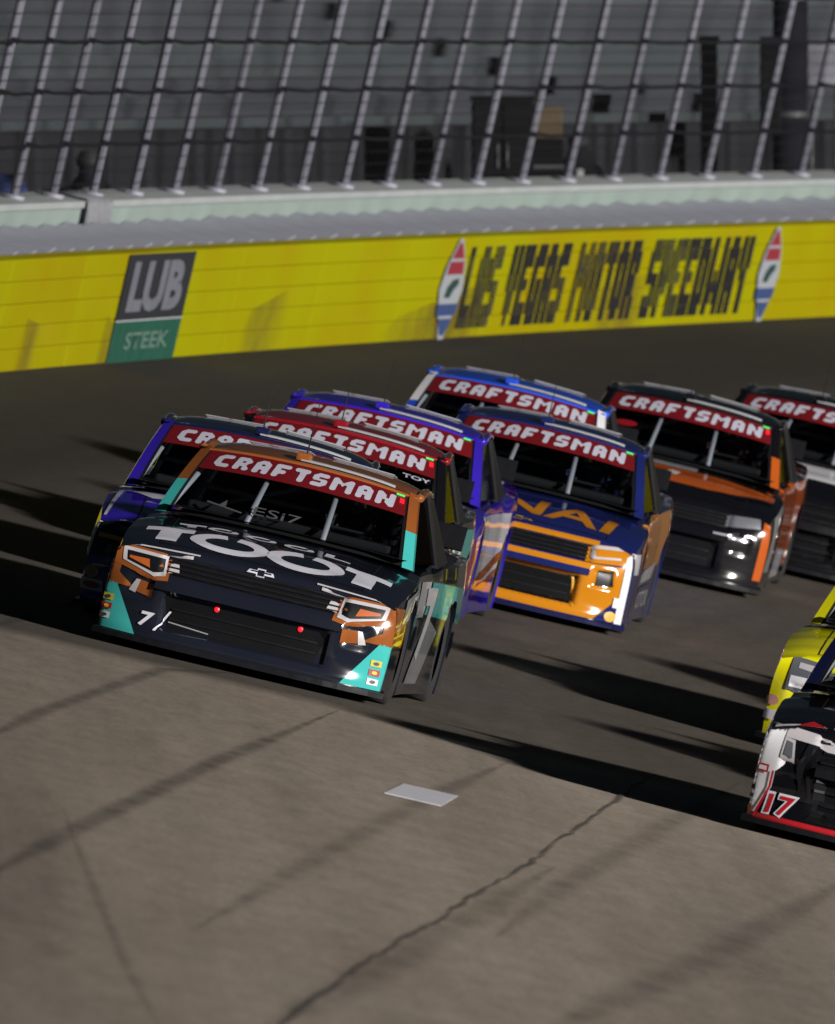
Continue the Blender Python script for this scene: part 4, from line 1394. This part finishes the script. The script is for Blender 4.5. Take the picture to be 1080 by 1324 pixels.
def helmet_bm():
    bm = bmesh.new()
    bmesh.ops.create_uvsphere(bm, u_segments=24, v_segments=16, radius=.138)
    for v in bm.verts:
        v.co = V((v.co.x * 1.08, v.co.y * .92, v.co.z * 1.02))
        if v.co.z < -.08: v.co.z = -.08 - (v.co.z + .08) * -.3
        v.co += V((-2.40, .38, 1.245))
    for f in bm.faces: f.smooth = True
    return bm
def visor_bm():
    bm = bmesh.new()
    grid(bm, [[V((-2.40 + .152 * math.cos(R(a)), .38 + .131 * math.sin(R(a)), 1.245 + z)) for a in range(-66, 67, 11)] for z in (-.025, .015, .05)])
    for f in bm.faces: f.smooth = True
    return bm
SUIT = {}
def driver(place, helmet_col, suit_col, label):
    o = obj('person', DRV, mat('race suit %s' % (suit_col,), suit_col, .8, noise=.2, scale=12))
    o.matrix_world = truck_matrix(*place)
    tag(o, label, 'person', 'drivers seated in the trucks')
    h = obj('helmet', shared('helmet', helmet_bm), mat('helmet %s' % (helmet_col,), tuple(c * 2 for c in helmet_col), .12, 0, 1.0), o)
    obj('visor', shared('visor', visor_bm), mat('dark visor', (.01, .01, .012), .05, 0, 1.0), h)
driver(PLACE['T1'], (.05, .05, .06), (.02, .02, .025), 'driver in dark suit and glossy black helmet inside the black truck')
driver(PLACE['T2'], (.2, .2, .25), (.03, .02, .12), 'driver in dark purple suit inside the purple truck with gold headlight')
driver(PLACE['T3'], (.12, .02, .02), (.03, .03, .03), 'driver in dark suit and red helmet under the dark red roof')
driver(PLACE['T4'], (.25, .25, .28), (.04, .03, .14), 'driver in purple suit inside the truck with white flank')
driver(PLACE['T6'], (.06, .06, .10), (.02, .03, .09), 'driver in navy suit inside the navy and orange truck')
driver(PLACE['T5'], (.2, .2, .2), (.03, .05, .15), 'driver in blue suit under the royal blue roof')
driver(PLACE['T7'], (.08, .08, .08), (.06, .025, .02), 'driver in dark suit inside the black truck with orange hood')

def standing_mesh(lean=0., arms=0.):
    J = [(0, 0, .95), (0, .01, 1.15), (0, .02 + lean * .4, 1.38), (0, lean * .8 + .02, 1.52), (0, lean + .03, 1.62), (0, lean + .03, 1.72)]
    Rr = [(.155, .125), (.15, .12), (.175, .12), .06, .085, .08]
    B = [(0, 1), (1, 2), (2, 3), (3, 4), (4, 5)]
    for sg in (-1, 1):
        i = len(J)
        J += [(sg * .20, .02 + lean * .5, 1.43), (sg * .28, .02 + lean * .5 + arms * .1, 1.16), (sg * .24, .10 + lean * .5 + arms * .25, .94 + arms * .25)]
        Rr += [.07, .05, .035]; B += [(2, i), (i, i + 1), (i + 1, i + 2)]
        fingers(J, B, Rr, i + 2, (0, .3 + arms, -.7 + arms), (-sg, .2, 0), (0, -1, 0))
        i = len(J)
        J += [(sg * .10, 0, .88), (sg * .12, .03, .50), (sg * .12, -.01, .09), (sg * .13, .14, .05)]
        Rr += [.10, .07, .045, .04]; B += [(0, i), (i, i + 1), (i + 1, i + 2), (i + 2, i + 3)]
    return skin_mesh('person', J, B, Rr)

def at_out(px, py, out):
    p = at_radius(px, py, RW + out)
    return p
def place_z(p, z, face_cam=True, yaw=0.):
    """matrix standing at p (x, y) with base height z, its +y axis towards the track camera"""
    d = V((CAM.x - p.x, CAM.y - p.y, 0)).normalized()
    r_ = d.cross(V((0, 0, 1)))
    m = Matrix.Identity(4)
    for i in range(3): m[i][0] = (r_ * -1)[i]; m[i][1] = d[i]; m[i][2] = (0, 0, 1)[i]; m[i][3] = (p.x, p.y, z)[i]
    return m @ Matrix.Rotation(yaw, 4, 'Z')
ZC = 1.36
def bystander(px, out, label, jacket, trousers, hair, yaw, tall=1.0, lean=0., arms=0.):
    p = at_out(px, 245, out)
    o = obj('person', standing_mesh(lean, arms), mat('jacket %s' % (jacket,), jacket, .9, noise=.2, scale=9, spec=.05))
    o.matrix_world = place_z(p, ZC, yaw=yaw) @ Matrix.Scale(tall, 4)
    tag(o, label, 'person')
    def cloth(nm, prof, m):
        bm = bmesh.new(); lathe(bm, prof, (0, 0, 0), (0, 0, 1), 18)
        for v in bm.verts: v.co.y = v.co.y * .8 + lean * .5 * max(0, v.co.z - 1.0)
        for f in bm.faces: f.smooth = True
        return obj(nm, bm, m, o)
    cloth('jacket', [(.86, .19), (.95, .205), (1.2, .20), (1.38, .225), (1.48, .19), (1.56, .13), (1.63, .115)], mat('jacket shell %s' % (jacket,), jacket, .9, noise=.3, scale=6, spec=.05))
    bm = bmesh.new()
    bmesh.ops.create_uvsphere(bm, u_segments=14, v_segments=10, radius=.115, matrix=Matrix.Translation((0, lean + .01, 1.70)))
    for v in bm.verts:
        if v.co.z < 1.66 and v.co.y > lean: v.co.z = 1.66
    for f in bm.faces: f.smooth = True
    obj('cap', bm, mat('cap %s' % (hair,), hair, .8), o)
    bm = bmesh.new(); box(bm, (.02, .17 + lean * .3, 1.22), .07, .02, .42, bevel=.005)
    obj('lanyard_badge', bm, mat('pale cloth', (.35, .37, .38), .8), o)
    return o
bystander(748, 3.2, 'person in dark jacket and black cap beside the black cabinet behind the fence', (.010, .010, .012), (.2, .2, .2), (.008, .008, .01), 0., 1.03)
bystander(118, 3.0, 'person in dark clothes leaning towards the fence near the white cloth', (.012, .013, .016), (.03, .03, .04), (.02, .02, .02), .3, .98, .12, .6)

def cabinet():
    p = at_out(650, 245, 3.3)
    root = empty('equipment_cabinet', place_z(p, ZC)); tag(root, 'tall black equipment cabinet standing behind the fence posts', 'cabinet')
    M1 = mat('cabinet black', (.006, .006, .007), .9, noise=.2, scale=3, spec=.05)
    bm = bmesh.new(); box(bm, (0, 0, 1.12), .66, .6, 2.2, bevel=.03); obj('cabinet_body', bm, M1, root)
    for sx in (-1, 1):
        bm = bmesh.new(); box(bm, (sx * .16, .31, 1.12), .30, .02, 2.1, bevel=.006); d = obj('door', bm, mat('cabinet door black', (.008, .008, .009), .9, spec=.05), root)
        bm = bmesh.new(); tube(bm, [(sx * .05, .34, 1.5), (sx * .05, .34, 1.75)], .012, 6); obj('handle', bm, mat('handle grey', (.04, .04, .045), .6), d)
    bm = bmesh.new(); box(bm, (0, 0, 2.24), .70, .64, .04, bevel=.01); obj('lid', bm, M1, root)
    p = at_out(706, 245, 3.3)
    root = empty('equipment_case', place_z(p, ZC)); tag(root, 'black wheeled equipment case under a tan box behind the fence', 'case')
    bm = bmesh.new(); box(bm, (0, 0, .95), .38, .5, 1.7, bevel=.03); obj('case_body', bm, M1, root)
    for z in (.4, 1.0, 1.5):
        bm = bmesh.new(); box(bm, (0, .255, z), .40, .02, .04); obj('latch_band', bm, mat('handle grey', (.04, .04, .045), .6), root)
    for sx in (-1, 1):
        bm = bmesh.new(); lathe(bm, [(-.02, .01), (-.02, .05), (.02, .05), (.02, .01)], (sx * .13, .2, .05), (1, 0, 0), 12); obj('wheel', bm, RUBBER, root)
    root = empty('tan_box', place_z(p, ZC + 1.802)); tag(root, 'tan carton resting on the black equipment case', 'box')
    bm = bmesh.new(); box(bm, (0, 0, .17), .36, .42, .34, bevel=.015); obj('carton', bm, mat('tan board', (.075, .055, .03), .9, noise=.2, scale=5), root)
    bm = bmesh.new(); box(bm, (0, 0, .346), .05, .43, .006); obj('tape', bm, mat('tape brown', (.05, .035, .02), .5), root)
cabinet()

def column():
    p = at_out(1022, 245, 3.4)
    root = empty('support_column', place_z(p, ZC)); tag(root, 'thick dark support column rising behind the fence', 'column')
    M1 = mat('column dark steel', (.010, .010, .014), .9, noise=.3, scale=2, spec=.08)
    bm = bmesh.new(); lathe(bm, [(0, .001), (0, .26), (.05, .26), (.05, .20), (6.5, .19), (6.5, .001)], (0, 0, 0), (0, 0, 1), 24); obj('shaft', bm, M1, root)
    bm = bmesh.new(); box(bm, (-.22, .1, 2.35), .24, .24, 1.1, bevel=.02); b = obj('control_box', bm, M1, root)
    bm = bmesh.new(); box(bm, (-.22, .225, 2.35), .20, .012, 1.0); obj('box_door', bm, mat('cabinet door black', (.008, .008, .009), .9, spec=.05), b)
    for z in (1.2, 2.0, 3.3):
        bm = bmesh.new(); lathe(bm, [(z, .21), (z, .215), (z + .06, .215), (z + .06, .21)], (0, 0, 0), (0, 0, 1), 24); obj('clamp_band', bm, mat('handle grey', (.04, .04, .045), .6), root)
    p = at_out(1066, 100, 4.2)
    root = empty('white_board', place_z(p, ZC)); tag(root, 'white notice board beside the dark support column', 'board')
    bm = bmesh.new(); box(bm, (0, 0, 2.58), .36, .03, .50, bevel=.006); obj('panel', bm, mat('board white', (.20, .20, .24), .6, noise=.15, scale=4), root)
    for sx in (-1, 1):
        bm = bmesh.new(); tube(bm, [(sx * .14, -.04, 0), (sx * .14, -.04, 2.8)], .022, 8); obj('leg', bm, mat('handle grey', (.04, .04, .045), .6), root)
    p = at_out(917, 200, 4.6)
    root = empty('pale_post', place_z(p, ZC)); tag(root, 'pale square post standing before the bleachers', 'post')
    bm = bmesh.new(); box(bm, (0, 0, 1.45), .19, .19, 2.8, bevel=.01); obj('shaft', bm, mat('pale post paint', (.12, .135, .135), .7, noise=.1, scale=4), root)
    bm = bmesh.new(); box(bm, (0, 0, 2.88), .24, .24, .05, bevel=.01); obj('post_cap', bm, mat('pale post paint', (.12, .135, .135), .7), root)
column()

def draped_cloth():
    s0 = A_S(98, 255, WALL_H + .22, 1.25)
    bm = bmesh.new(); n = 18
    prof = [(.99, WALL_H + .02), (1.0, WALL_H + .19), (1.03, WALL_H + .232), (1.25, WALL_H + .236), (1.46, WALL_H + .232), (1.49, WALL_H + .1)]
    grid(bm, [[wall_at(-s0 + 1.1 * (i / n - .5), h + .012 * math.sin(i * 1.7 + k), o - .02 * math.sin(i * 1.3 + k * .6)) for k, (o, h) in enumerate(prof)] for i in range(n + 1)])
    bmesh.ops.solidify(bm, geom=bm.faces[:], thickness=.006)
    for f in bm.faces: f.smooth = True
    tag(obj('white_cloth', bm, mat('white cloth', (.34, .35, .38), .9, noise=.1, scale=8)), 'white cloth draped over the wall coping at the fence foot', 'cloth')
    p = at_out(4, 245, 2.4)
    bm = bmesh.new(); bmesh.ops.create_icosphere(bm, subdivisions=4, radius=.3)
    for v in bm.verts:
        q = v.co.copy(); k = 1 + .12 * math.sin(q.x * 17 + 1) * math.sin(q.z * 13) + .08 * math.sin(q.y * 23 + q.z * 9)
        v.co = V((q.x * k, q.y * k, max(-.24, q.z * 1.5 * k)))
        v.co.z += .24
    for f in bm.faces: f.smooth = True
    root = empty('trackside_bin', place_z(p, ZC)); tag(root, 'blue bag on a dark bin behind the fence near the white cloth', 'bin')
    obj('bag', bm, mat('blue bag', (.02, .03, .10), .5, noise=.2, scale=5), root).location = (0, 0, .9)
    bm = bmesh.new(); lathe(bm, [(0, .001), (0, .24), (.9, .28), (.92, .30), (.95, .30), (.95, .26)], (0, 0, 0), (0, 0, 1), 20); obj('bin_body', bm, mat('bin dark', (.02, .02, .024), .6), root)
draped_cloth()
